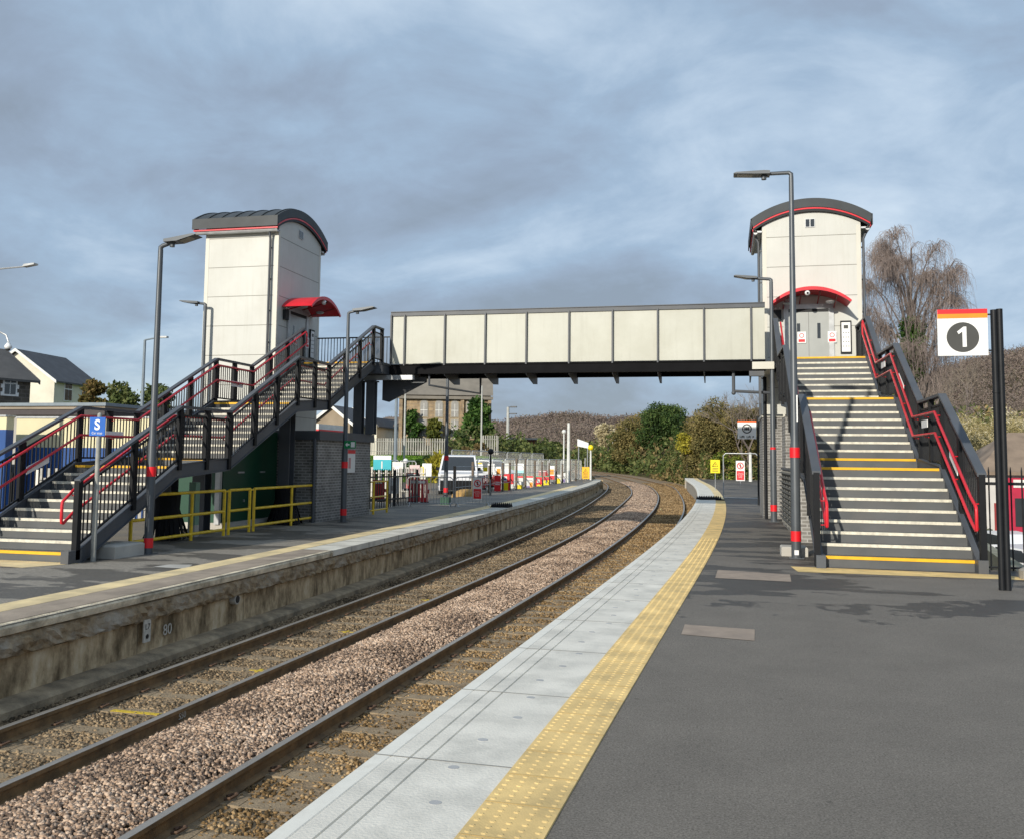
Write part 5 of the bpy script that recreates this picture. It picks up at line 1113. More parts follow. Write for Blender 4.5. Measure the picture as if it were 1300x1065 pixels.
for i,(a,c) in enumerate([(573,598),(599,622),(623,643),(644,660),(661,675),(676,690)]):
    line_panel('tall grey mesh fence panel at the back of the compound, number %s from the van'%['one','two','three','four','five','six'][i],a,c,-15.5,2.25,'temporary mesh fence panels',wmesh)
for i,(a,c) in enumerate([(606,624),(625,640),(641,654),(655,668),(669,682),(683,696),(697,712),(713,724),(725,738)]):
    line_panel('low white mesh fence panel by the timber posts, %s'%['just right of the white van','by the dome lamp post','above the tall red safety board','over the white picture board','over the orange and violet board','over the red curl board','at the orange triangle poster','before the tall white pole','last one before the track bend'][i],a,c,-12.6,1.75,'low mesh fence panels',wwire)
for i,(a,c,Y,pt) in enumerate([(484,506,46,584),(507,528,46,585)]):
    z=-.14; h=UY((a+c)/2,pt,Y).z-z; heras('low white mesh fence panel left of the white van, %s'%['behind the turquoise board','beside the white sheet board'][i],(UY(a,600,Y).x,Y),(UY(c,600,Y+1).x,Y+1),z,h,'low mesh fence panels',wwire)
# poster boards and plastic barriers
def board(label,px0,px1,py0,py1,Y,cols_,name='poster_board',cat='poster',legs=True):
    if px0>622: Y=UX(px0,600,-11.75).y+.15
    a=UY(px0,py1,Y);c=UY(px1,py0,Y); t=thing(name,label,cat,((a.x+c.x)/2,Y,a.z)); n=len(cols_); H=c.z-a.z; q=0
    b=MB(); b.box(a.x,c.x,Y-.02,Y+.02,a.z,c.z); bd=b.build('board',cols_[0][1],t); z=a.z
    for f,m_ in cols_[1:]:
        z1=a.z+H*f[1]; z0=a.z+H*f[0]; w0=a.x+(c.x-a.x)*f[2]; w1=a.x+(c.x-a.x)*f[3]; q+=1; b=MB(); b.box(w0,w1,Y-.024-.002*q,Y-.0205,z0,z1); b.build('printed_area',m_,bd)
    if legs and a.z>0: b=MB(); b.box(a.x+.02,a.x+.06,Y+.021,Y+.06,-.15,c.z).box(c.x-.06,c.x-.02,Y+.021,Y+.06,-.15,c.z); b.build('leg',wood,t)
    return t
turq=mat('turquoise',(.02,.42,.5),.5); orng=mat('orange_print',(.8,.3,.02),.5); paleb=mat('pale_board',(.7,.7,.66),.5); navy=mat('navy_print',(.03,.06,.25),.5); rplast=mat('red_plastic',(.55,.03,.035),.4,0,.12,4,dirt=(.35,.1,.08),dirt_amt=.4)
board('white and turquoise board above the black gate fence',474,497,578,596,35.5,[(None,turq),((.72,1,0,1),signwhite),((.1,.6,.45,.52),paleb)])
board('white panel with orange warning print beside the dark dome lamp post',630,636,592,602,45,[(None,signwhite),((.05,.75,.1,.9),orng)])
board('pale panel left of the turquoise edged board',641,647,588,602,47,[(None,paleb),((.1,.5,.1,.9),signwhite)])
board('white board with a turquoise lower edge',654,665,588,600,48,[(None,signwhite),((0,.3,0,1),mat('light_turq',(.35,.65,.68),.5))])
board('white poster with an orange triangle on the compound fence',697,704,591,608,56,[(None,signwhite),((.35,.75,.1,.9),orng),((.0,.28,.0,1),signred)])
board('tall red safety board left of the timber post',627.5,636,603,623,43.5,[(None,signred),((.55,.6,.15,.85),paleb),((.4,.45,.15,.85),paleb)])
board('red board with a blue and white notice and a yellow lower corner',639,647,601,622,45,[(None,signred),((.55,.85,.0,.6),paleb),((.62,.72,.05,.5),navy),((0,.45,0,.8),signyel)])
board('red and white board between the yellow cornered board and the white picture board',648,652,601,621,46,[(None,signred),((0,.35,0,1),paleb)])
board('white picture board with a yellow patch',654,664,604,621,47,[(None,paleb),((0,.35,.3,.95),signyel),((.5,.85,.1,.5),mat('grey_print',(.35,.33,.3),.6)),((.88,1,0,1),signred)])
board('white picture board with orange and violet patches',667,677,604,619.5,49,[(None,paleb),((.1,.5,.55,.95),orng),((0,.2,.1,.6),mat('violet_print',(.2,.15,.35),.6)),((.88,1,0,1),signred)])
board('red board with a white curl and yellow base',679,688,604,618,51,[(None,signred),((.4,.75,.3,.7),paleb),((0,.25,.3,1),signyel),((.92,1,0,1),mat('green_edge',(.05,.35,.2),.5))])
board('red and yellow board with a green top edge and blue strut',690,697,604,617,53.5,[(None,signyel),((.6,.92,0,1),signred),((.92,1,0,1),mat('green_edge',(.05,.35,.2),.5)),((.3,.7,.4,.6),navy)])
board('small yellow picture panel left of the tall white pole',706,712,602,614,58,[(None,paleb),((.0,.6,.2,.9),signyel)])
board('pale panel with a violet lower part beside the tall white pole',713.5,718,600,613,60,[(None,paleb),((.1,.4,.1,.9),mat('violet_print',(.2,.15,.35),.6))])
board('yellow banner with black lettering right of the white van',599,612,587,591,50,[(None,signyel),((.25,.6,.1,.9),blackink)],legs=False)
board('small yellow square sign right of the white van',613.5,619,593,598,47,[(None,signyel)],legs=False)
board('small yellow sign with black print left of the white van',534,538,592,603,42,[(None,signyel),((.2,.8,.3,.7),blackink)])
board('grey white notice behind the black station gate',493,506,606,626,33.6,[(None,paleb),((.2,.5,.2,.8),mat('grey_print',(.35,.33,.3),.6))])
board('large white sheet board left of the white van behind the red barriers',536,548,588,604,47,[(None,signwhite)])
def waterbarrier(label,px0,px1,py0,py1,Y,rot=0):
    a=UY(px0,py1,Y);c=UY(px1,py0,Y); w_=(c.x-a.x); h=c.z-a.z; t=thing('plastic_barrier',label,'barrier',((a.x+c.x)/2,Y,a.z),rot,'red plastic barriers')
    b=MB(); b.box(-w_/2,w_/2,-.05,.05,h*.8,h); b.box(-w_/2,w_/2,-.05,.05,h*.12,h*.28)
    n=4
    for i in range(n+1): x=-w_/2+w_*i/n; b.box(x-w_*.085 if i else x,x+w_*.085 if i<n else x,-.045,.045,h*.28,h*.8)
    b.box(w_/2,w_/2+.06,-.03,.03,h*.45,h*.6)
    b.build('barrier_panel',rplast,t,local=True); b=MB(); 
    for sx in(-.35,.35): b.box(sx*w_-.08,sx*w_+.08,-.28,.28,0,h*.12)
    b.build('barrier_foot',rubber,t,local=True); b=MB(); b.box(-w_*.4,w_*.4,-.056,-.051,h*.84,h*.95); b.build('reflective_strip',paleb,t,local=True); return t
waterbarrier('red plastic barrier right of the black gate, the largest and nearest',519,543,608,640,34)
waterbarrier('red plastic barrier behind the large one, tops showing above it',516,532,600,622,37)
waterbarrier('red plastic barrier behind the short yellow railing',473,488,609,636,32.0)
waterbarrier('red plastic barrier just right of the white van',604,616,603,621,47)
waterbarrier('red plastic barrier between the white van and the tall red safety board',617,627,602,618,50)
waterbarrier('distant red plastic barrier seen above the picture boards',640,652,596,606,62)
waterbarrier('distant red plastic barrier left of the orange triangle poster',684,695,597,606,66)
board('white site sheet hanging on the mesh fence left of the turquoise edged board',600,613,589,600,49,[(None,signwhite),((.1,.5,.15,.85),paleb)],legs=False)
board('white site sheet behind the black gate bars',498,512,586,604,41,[(None,paleb),((.3,.7,.2,.8),signwhite)])
board('pinkish white sheet between the black gate and the large red barrier',520,533,590,606,44,[(None,mat('pink_sheet',(.65,.5,.48),.6)),((.1,.5,.1,.9),paleb)])
board('tall white sheet on the fence right of the white van',619,628,588,602,52,[(None,signwhite)],legs=False)
# small far poles
def pole(name,label,px,py0,py1,Y,r,m_,cat='post',head=None,X=None,extra=None):
    a=UY(px,py1,Y);c=UY(px,py0,Y); t=thing(name,label,cat,(c.x,Y,a.z)); b=MB(); H=c.z-a.z; b.tube([(0,0,0),(0,0,H)],[r,r*.75],8); b.build('shaft',m_,t,local=True)
    if head=='ball': b=MB(); b.sphere((0,0,H),r*2.6,10,8); b.build('head',extra or m_,t,local=True)
    if head in('arm','arml'):
        s_=1 if head=='arm' else -1; b=MB(); b.tube([(0,0,H),(s_*.9,0,H+.15)],r*.5,6); b.build('arm',m_,t,local=True); b=MB(); b.box(min(s_*.8,s_*1.5),max(s_*.8,s_*1.5),-.12,.12,H+.1,H+.2); b.build('lamp_head',galv,t,local=True)
    return t
polew=mat('white_pole',(.66,.66,.62),.5); poleg=mat('grey_blue_pole',(.2,.24,.27),.5)
pole('track_pole','tall white pole at the far end of the left platform',722,537,612,66,.13,polew)
pole('track_pole','thinner white topped pole just left of the tall white pole',716,548,598,74,.07,polew,head='ball')
pole('signal_post','white post with a bright yellow round head at the far platform end',750,568,609,76,.09,polew,head='ball',extra=signyel)
pole('track_pole','thin brown pole behind the tall white pole',724.5,536,566,110,.1,wood)
pole('track_pole','short white post beside the orange yellow sign',743,581,596,78,.06,polew)
pole('lamp_post','blue grey lamp post beyond the compound fence left of the chapel',503.5,495,612,60,.13,poleg,'lamp post')
pole('lamp_post','thin pale lamp post in front of the chapel left windows',515,480,592,70,.09,mat('pale_pole',(.45,.45,.42),.6),'lamp post')
pole('camera_post','short post with a small white camera in front of the compound gate',515,585,603,50,.06,mat('pale_pole',(.45,.45,.42),.6),'post',head='ball',extra=white)
pole('lamp_post','thin pale lamp post in front of the ivy on the chapel corner',612,490,578,82,.09,mat('pale_pole',(.45,.45,.42),.6),'lamp post')
t=pole('lamp_post','grey white street lamp with two flat heads between the chapel and the hill',645,517,572,100,.2,mat('pale_pole',(.45,.45,.42),.6),'lamp post')
b=MB(); H=UY(645,517,100).z-UY(645,572,100).z; b.tube([(0,0,H),(.3,0,H)],.05,6); b.box(.3,1.0,-.15,.15,H-.05,H+.1); b.box(.3,1.0,-.15,.15,H-.8,H-.68); b.tube([(0,0,H-.75),(.3,0,H-.75)],.05,6); b.build('lamp_head',dgrey,t,local=True)
pole('lamp_post','blue grey street lamp behind the tall lamp post in front of the left stairs',184,432,530,48,.1,poleg,'lamp post',head='arm')
pole('dome_lamp_post','short black post with a dark dome head inside the compound fencing',623,573,630,42,.055,post_m,'lamp post',head='ball',extra=black)
p=UX(976,612,1.75); pole('bollard','white tube post with a dark band beyond the right platform barrier',952.5,574,611,60,.11,polew)
# running-in name board and far signal board
a=UY(733,566,80); nb2=thing('name_board','white slanted station name board on a post near the yellow topped post','sign',(a.x,80,0)); b=MB(); q0=UY(733,566,80);q1=UY(747,569,79); q2=UY(747,562,79);q3=UY(733,557,80)
b.add([q0,q1,q2,q3,q0+Vector((.02,.08,0)),q1+Vector((.02,.08,0)),q2+Vector((.02,.08,0)),q3+Vector((.02,.08,0))],[(0,1,2,3),(7,6,5,4),(0,4,5,1),(1,5,6,2),(2,6,7,3),(3,7,4,0)]); b.build('board',signwhite,nb2); b=MB(); b.tube([(q1.x-.1,79.2,0-.1),(q1.x-.1,79.2,q1.z)],.05,6).tube([(q0.x+.1,80.1,-.1),(q0.x+.1,80.1,q0.z)],.05,6); b.build('post',galv,nb2)
# rail bridge (rusty)
YR=125; a=UY(646,572,YR);c=UY(683,558,YR); rb=thing('rail_bridge','rusty brown steel girder bridge between the scrub right of the chapel','bridge',((a.x+c.x)/2,YR,a.z-1))
rust=mat('rusted_steel',(.2,.075,.03),.85,0,.35,1.2,.3,5)
b=MB(); b.box(a.x,c.x,YR,YR+.3,a.z-.1,c.z); b.build('girder',rust,rb)
for i in range(8): x=a.x+(c.x-a.x)*(i+.5)/8; b=MB(); b.box(x-.07,x+.07,YR-.15,YR-.001,a.z-.05,c.z); b.build('stiffener',mat('rust_dark',(.09,.035,.02),.9),rb)
b=MB(); b.box(a.x,c.x,YR-.2,YR-.0,c.z,c.z+.25); b.build('top_flange',concl,rb)
b=MB(); b.box(a.x+1,c.x-1.8,YR+1,YR+1.4,a.z-1.1,a.z-.4); b.build('abutment',paleb,rb)
b=MB(); b.box(c.x-1.4,c.x+.4,YR-.3,YR+2,a.z-3,a.z-.1); b.build('pier',black,rb)
# small far buildings
def house(name,label,x0,x1,y0,y1,zg,ze,zr,axis,wm_,rm,wins=(),side_wins=(),cat='house',chim=False,verge=None):
    t=thing(name,label,cat,((x0+x1)/2,(y0+y1)/2,zg)); b=MB()
    if axis=='x':   # ridge runs along x, gables at x ends
        ym=(y0+y1)/2; b.prism([(y0,zg),(y1,zg),(y1,ze),(ym,zr-.12),(y0,ze)],'x',x0,x1); b.build('wall',wm_,t)
        s_=(zr-ze)/(ym-y0); b=MB()
        for sg in(-1,1):
            ya=ym+sg*(ym-y0+.35); za=ze-.35*s_; b.add([(x0-.25,ya,za),(x1+.25,ya,za),(x1+.25,ym,zr),(x0-.25,ym,zr),(x0-.25,ya,za+.15),(x1+.25,ya,za+.15),(x1+.25,ym,zr+.15),(x0-.25,ym,zr+.15)],[(0,1,2,3),(4,5,6,7),(0,1,5,4),(0,3,7,4),(1,2,6,5)])
    else:
        xm=(x0+x1)/2; b.prism([(x0,zg),(x1,zg),(x1,ze),(xm,zr-.12),(x0,ze)],'y',y0,y1); b.build('wall',wm_,t)
        s_=(zr-ze)/(xm-x0); b=MB()
        for sg in(-1,1):
            xa=xm+sg*(xm-x0+.35); za=ze-.35*s_; b.add([(xa,y0-.25,za),(xa,y1+.25,za),(xm,y1+.25,zr),(xm,y0-.25,zr),(xa,y0-.25,za+.15),(xa,y1+.25,za+.15),(xm,y1+.25,zr+.15),(xm,y0-.25,zr+.15)],[(0,1,2,3),(4,5,6,7),(0,1,5,4),(0,3,7,4),(1,2,6,5)])
    R=b.build('roof',rm,t)
    if verge:
        b=MB()
        if axis=='x':
            for xx in ((x0-.27,x0-.22),(x1+.22,x1+.27)):
                for sg in(-1,1): ya=ym+sg*(ym-y0+.35); za=ze-.35*s_; b.add([(xx[0],ya,za-.05),(xx[1],ya,za-.05),(xx[1],ym,zr-.05),(xx[0],ym,zr-.05),(xx[0],ya,za+.2),(xx[1],ya,za+.2),(xx[1],ym,zr+.2),(xx[0],ym,zr+.2)],[(0,1,2,3),(4,5,6,7),(0,3,7,4),(1,2,6,5),(0,1,5,4)])
        else:
            for yy in ((y0-.27,y0-.22),(y1+.22,y1+.27)):
                for sg in(-1,1): xa=xm+sg*(xm-x0+.35); za=ze-.35*s_; b.add([(xa,yy[0],za-.05),(xa,yy[1],za-.05),(xm,yy[1],zr-.05),(xm,yy[0],zr-.05),(xa,yy[0],za+.2),(xa,yy[1],za+.2),(xm,yy[1],zr+.2),(xm,yy[0],zr+.2)],[(0,1,2,3),(4,5,6,7),(0,3,7,4),(1,2,6,5),(0,1,5,4)])
        b.build('verge_board',verge,R)
    for wx,wz,ww,wh in wins:
        b=MB(); b.box(wx-ww/2-.1,wx+ww/2+.1,y0-.06,y0-.001,wz-wh/2-.1,wz+wh/2+.1); W_=b.build('window',white,t)
        b=MB(); b.box(wx-ww/2,wx-.04,y0-.09,y0-.061,wz-wh/2,wz+wh/2).box(wx+.04,wx+ww/2,y0-.09,y0-.061,wz-wh/2,wz+wh/2); b.build('pane',glass,W_)
        b=MB(); b.box(wx-ww/2-.15,wx+ww/2+.15,y0-.14,y0-.061,wz-wh/2-.2,wz-wh/2-.1); b.build('sill',paleb,W_)
    if chim: b=MB(); b.box(x0+.4,x0+1.2,(y0+y1)/2-.4,(y0+y1)/2+.4,zr-.3,zr+1); b.build('chimney',darkstone,R)
    return t
def house2(label,name,px,pyg,pye,Y,W,D,rise_,rot,wm_,rm,gable_front,wins,verge,porch=False):
    c=UY(px,pyg,Y); ze=UY(px,pye,Y).z; zg=-.6; t=thing(name,label,'house',(c.x,Y,zg),R_(rot)); E=ze-zg; Z=E+rise_; b=MB()
    if gable_front: b.prism([(-W,0),(0,0),(0,E),(-W/2,Z-.1),(-W,E)],'y',0,D); rl=(-W/2,)
    else: b.prism([(0,0),(D,0),(D,E),(D/2,Z-.1),(0,E)],'x',-W,0)
    b.build('wall',wm_,t,local=True); b=MB(); vb=MB()
    def slab(mb,p0,p1,p2,p3,th): mb.add([p0,p1,p2,p3]+[(q[0],q[1],q[2]+th) for q in(p0,p1,p2,p3)],[(0,1,2,3),(4,5,6,7),(0,1,5,4),(1,2,6,5),(2,3,7,6),(3,0,4,7)])
    if gable_front:
        s_=rise_/(W/2)
        for sg in(-1,1):
            xe=-W/2+sg*(W/2+.35); z=E-.35*s_; slab(b,(xe,-.3,z),(xe,D+.3,z),(-W/2,D+.3,Z),(-W/2,-.3,Z),.13); slab(vb,(xe,-.36,z-.08),(xe,-.305,z-.08),(-W/2,-.305,Z-.08),(-W/2,-.36,Z-.08),.24)
    else:
        s_=rise_/(D/2)
        for sg in(-1,1):
            ye=D/2+sg*(D/2+.35); z=E-.35*s_; slab(b,(-W-.3,ye,z),(.3,ye,z),(.3,D/2,Z),(-W-.3,D/2,Z),.13); slab(vb,(.305,ye,z-.08),(.36,ye,z-.08),(.36,D/2,Z-.08),(.305,D/2,Z-.08),.24)
    R=b.build('roof',rm,t,local=True); vb.build('verge_board',verge,R,local=True)
    for (u,z,w_,h_) in wins:
        z-=zg
        def bx(mb,a0,a1,o0,o1,z0,z1):
            if gable_front: mb.box(o0,o1,a0,a1,z0,z1)
            else: mb.box(a0,a1,-o1,-o0,z0,z1)
        k_=MB(); 
        if not gable_front:
            for j in range(5): e_=.1 if j%2 else .2; bx(k_,u-w_/2-e_,u+w_/2+e_,.0,.05+.002*j,z-h_/2-.1+(h_+.2)*j/5,z-h_/2-.1+(h_+.2)*(j+1)/5)
        else: bx(k_,u-w_/2-.08,u+w_/2+.08,0.,.05,z-h_/2-.08,z+h_/2+.08)
        W_=k_.build('window',white,t,local=True); k_=MB(); bx(k_,u-w_/2,u-.03,.065,.075,z-h_/2,z+h_*.15); bx(k_,u+.03,u+w_/2,.065,.075,z-h_/2,z+h_*.15); bx(k_,u-w_/2,u-.03,.065,.075,z+h_*.22,z+h_/2); bx(k_,u+.03,u+w_/2,.065,.075,z+h_*.22,z+h_/2); k_.build('pane',glass,W_,local=True)
    if porch: b=MB(); slab(b,(-W,-1.3,E-2.25),(.2,-1.3,E-2.25),(.2,0,E-1.75),(-W,0,E-1.75),.1); b.build('porch_roof',rm,t,local=True)
    return t
zw=UY(80,496,64).z; house2('cream rendered gabled house with a grey slate roof at the far left','cream_house',67.5,520,482,64,6.6,6.4,2.35,7,render,slate,True,[(1.9,zw,.95,1.35),(4.3,zw,.9,1.3)],paleb_)
b=MB()
zw=UY(20,493,44).z; house2('dark rubble stone house with white edged windows at the left frame edge','stone_house',37,520,482,44,11,6.0,1.75,74,darkstone,mat('dark_slate',(.09,.085,.08),.75,0,.2,1.5,.3,8),False,[(-1.2,zw,.62,.85),(-3.3,zw,.62,.85)],slate,True)
# low commercial building
L0=36.; lb=thing('low_building','long low flat-roofed building with a pale fascia behind the cream hoarding','building',(-26,L0+2,-.2))
xa=UY(-60,500,L0).x; xb=UY(132,500,L0).x; zt_=UY(60,514,L0).z; zm=UY(60,523,L0).z
b=MB(); b.box(xa,xb,L0,L0+7,-.2,zm-.15); b.build('wall',mat('grey_render',(.4,.38,.34),.85,0,.1,1),lb)
b=MB(); b.box(xa-.3,xb+.3,L0-.3,L0+7.2,zm-.15,zm+.1); b.build('dark_band',mat('dark_brown_band',(.06,.05,.05),.7),lb); b=MB(); b.box(xa-.35,xb+.35,L0-.35,L0+7.3,zm+.1,zt_-.08); b.build('fascia',mat('tan_fascia',(.3,.25,.19),.8,0,.2,.6),lb); b=MB(); b.box(xa-.45,xb+.45,L0-.45,L0+7.4,zt_-.08,zt_+.06); b.build('roof_edge',poleg,lb)
# cream and blue hoardings
bluep=mat('blue_hoarding',(.012,.07,.25),.5,0,.12,1.5); creamh=mat('cream_hoarding',(.66,.6,.38),.6,0,.08,1.)
def hoard(label,px0,px1,ptop,pm,Y,pmf=0):
    x0_,x1_=UY(px0,560,Y).x,UY(px1,560,Y).x; zt_=UY((px0+px1)/2,ptop,Y).z; zm_=UY((px0+px1)/2,pm,Y).z
    t=thing('hoarding',label,'hoarding',((x0_+x1_)/2,Y,-.16)); b=MB(); b.box(x0_,x1_,Y,Y+.25,zm_,zt_); b.build('cream_panel',creamh,t); b=MB(); b.box(x0_,x1_,Y,Y+.25,-.16,zm_); b.build('blue_panel',bluep,t); b=MB(); b.box(x0_-.03,x1_+.03,Y-.03,Y+.28,zt_,zt_+.05); b.build('capping',galv,t)
    b=MB(); n=int((x1_-x0_)/.6)
    for i in range(1,n): b.box(x0_+i*(x1_-x0_)/n-.012,x0_+i*(x1_-x0_)/n+.012,Y-.012,Y-.001,-.1,zm_-.02)
    b.build('panel_ribs',bluep,t); return t
hoard('long cream and blue cabin seen through the left stairs balustrade',20,190,531,568,23.)
hoard('cream and blue cabin cut by the left frame edge',-80,8,529,545,21.5)
hoard('cream and blue cabin behind the upper part of the left stairs',192,330,545,575,30.)
dz=thing('waste_bin','dark round topped bin between the two cream and blue cabins','bin',(UY(14,580,24).x,24,-.16)); b=MB(); b.box(-.35,.35,-.3,.3,0,1.2); b.prism([(-.35+.7*i/8,1.2+.25*math.sin(PI*i/8)) for i in range(9)],'y',-.3,.3); b.build('bin_body',post_m,dz,local=True); b=MB(); b.box(-.3,.3,-.32,-.301,.55,.85); b.build('label_panel',paleb,dz,local=True)
# buildings under the deck
house('gabled_house','brown gabled building with a pale verge between the stairs and the columns',UY(398,552,62).x,UY(444,552,62).x,62,65.5,-.3,UY(420,536,62).z,UY(426,517,62).z,'y',mat('brown_render',(.3,.24,.17),.9,0,.15,1),slate,verge=paleb)
house('small_house','cream end house with a brown roof left of the chapel',UY(478,560,118).x,UY(500,560,118).x,118,126,-.3,UY(490,541,118).z,UY(490,529,118).z,'x',render,tile)
house('small_house','narrow cream gable just right of the black bridge column',UY(468,560,112).x,UY(478,560,112).x,112,120,-.3,UY(473,538,112).z,UY(473,531,112).z,'y',render,slate)
house('small_house','little white verged roof among the scrub at the far bend',UY(778,570,185).x,UY(793,570,185).x,185,191,1,UY(786,562,185).z,UY(786,555,185).z,'y',mat('brick_red_wall',(.25,.12,.07),.9),tile,verge=white)
b=MB(); a=UY(384,548,40);c=UY(402,538,40); sh=thing('shelter','low grey and red canopy building behind the plant room','shelter',((a.x+c.x)/2,40,-.16)); b.box(a.x-3,c.x,40,43,-.16,a.z); b.build('wall',mat('shelter_grey',(.1,.09,.09),.8),sh); b=MB(); b.box(a.x-3.2,c.x+.2,39.8,43.2,a.z,a.z+.12); b.build('red_edge',signred,sh); b=MB(); b.box(a.x-3.2,c.x+.2,39.8,43.2,a.z+.12,c.z); b.build('roof',paleb,sh)  # shelter wall in a plain dark grey
# CCTV arm and lamp arm at the left edge
t=thing('camera_pole','white dome camera hanging from a curved arm at the left frame edge','camera',(UY(-14,470,30).x,30,-.2)); pc=UY(9,437,30); pp=UY(-14,440,30)
b=MB(); H=pp.z+.2; dx=pc.x-pp.x; b.tube([(0,0,0),(0,0,H+.1),(dx*.15,0,H+.42),(dx*.5,0,H+.55),(dx*.85,0,H+.42),(dx,0,H+.15)],.035,8); b.build('pole',galv,t,local=True,smooth=True)
b=MB(); b.tube([(dx,0,H+.12),(dx,0,H-.03)],[.06,.14],14); b.sphere((dx,0,H-.03),.14,14,8,.8); b.build('camera_housing',white,t,local=True,smooth=True); b=MB(); b.sphere((dx,0,H-.12),.09,12,8,.9); b.build('camera_dome',glass,t,local=True,smooth=True)
t=thing('lamp_post','grey lamp post outside the left frame edge with only its arm in view','lamp post',(UY(-60,470,20).x,20,-.2)); a=UY(-60,347,20);c=UY(38,336,20); b=MB(); b.tube([(0,0,0),(0,0,a.z+.2)],[.08,.05],8); b.tube([(0,0,a.z+.2),(c.x-a.x-.3,0,c.z+.15)],.022,6); b.build('pole',galv,t,local=True); b=MB(); b.prism([(c.x-a.x-.35,c.z+.13),(c.x-a.x-.3,c.z+.2),(c.x-a.x,c.z+.22),(c.x-a.x,c.z+.18)],'y',-.08,.08); b.build('lamp_head',galv,t,local=True)
# right side: shop, fence, cars
fr_=thing('railing_fence','black vertical bar railing behind the platform 1 sign','fence',(5.4,15.6,0))
b=MB(); b.box(3.86,8.5,15.59,15.62,1.3,1.345); b.box(3.86,8.5,15.59,15.62,.03,.06); b.build('fence_rail',black,fr_)
b=MB(); x=3.99
while x<8.4: b.tube([(x,15.605,-.1),(x,15.605,1.52),(x,15.605,1.58)],[.012,.012,.004],6); x+=.155
b.build('bars',black,fr_)
tl=mat('shop_roof_tile',(.24,.18,.13),.8,0,.25,1.,.5,5)
YS_=58.; a=UY(1253,600,YS_); sp_=thing('shop','low street shop with a brown tiled roof and red shopfront at the right edge','shop',(30,62,-2.8))
xw0=UY(1245,600,YS_).x; ztp=UY(1262,598,YS_).z; xw1=xw0+22
b=MB(); b.box(xw0,xw1,YS_,YS_+9,-2.8,ztp); b.build('wall',mat('white_shop_wall',(.55,.53,.5),.8,0,.1,1),sp_)
zr_=UY(1300,549,YS_+4).z
b=MB(); b.add([(xw0-.3,YS_-.4,ztp-.05),(xw1,YS_-.4,ztp-.05),(xw1,YS_+4,zr_),(xw0+2.6,YS_+4,zr_),(xw0-.3,YS_+8.4,ztp-.05),(xw1,YS_+8.4,ztp-.05)],[(0,1,2,3),(0,3,4),(3,2,5,4)]); b.box(xw0-.28,xw1,YS_-.42,YS_-.405,ztp-.2,ztp-.02); b.build('roof',tl,sp_)
xs0=UY(1278,600,YS_).x; b=MB(); b.box(xs0,xs0+9,YS_-.1,YS_-.001,-2.8,ztp-.35); sf=b.build('shopfront',mat('magenta_red',(.42,.01,.045),.5),sp_)
b=MB(); b.box(xs0+.35,xs0+1.3,YS_-.14,YS_-.101,-1.9,-.3).box(xs0+1.6,xs0+2.8,YS_-.14,YS_-.101,-1.9,-.3); b.build('shop_window',glass,sf); b=MB(); b.box(xs0+.3,xs0+1.2,YS_-.13,YS_-.101,ztp-.9,ztp-.45); b.build('white_panel',paleb,sf)
b=MB(); xd=UY(1268,600,YS_).x; b.box(xd-.3,xd+.3,YS_-.05,YS_-.001,-2.8,-.6); b.build('door',mat('dark_red_door',(.25,.02,.02),.5),sp_)
rw=thing('retaining_wall','pale mossy retaining wall dropping from the railing to the street','wall',(6,22,-1)); b=MB(); b.box(3.97,4.35,15.75,40,-3.2,-.28); b.build('wall',mat('mossy_concrete',(.3,.29,.22),.9,0,.25,1.5,.4,20,dirt=(.1,.12,.05),dirt_amt=.6),rw)
b=MB(); pa=UY(1246,688,32);pb_=UY(1312,731,19.5); b.beam(pa-Vector((0,0,.9)),pb_-Vector((0,0,.9)),.3,1.8); b.build('ramp_wall',mat('mossy_concrete',(.3,.29,.22)),rw)
cab=thing('concrete_drum','rounded grey concrete base beside the platform 1 sign post at the right edge','block',(4.45,14.6,0)); b=MB(); b.tube([(0,0,0),(0,0,.12),(0,0,.15)],[.35,.35,.3],20); b.build('drum',concrete,cab,local=True)
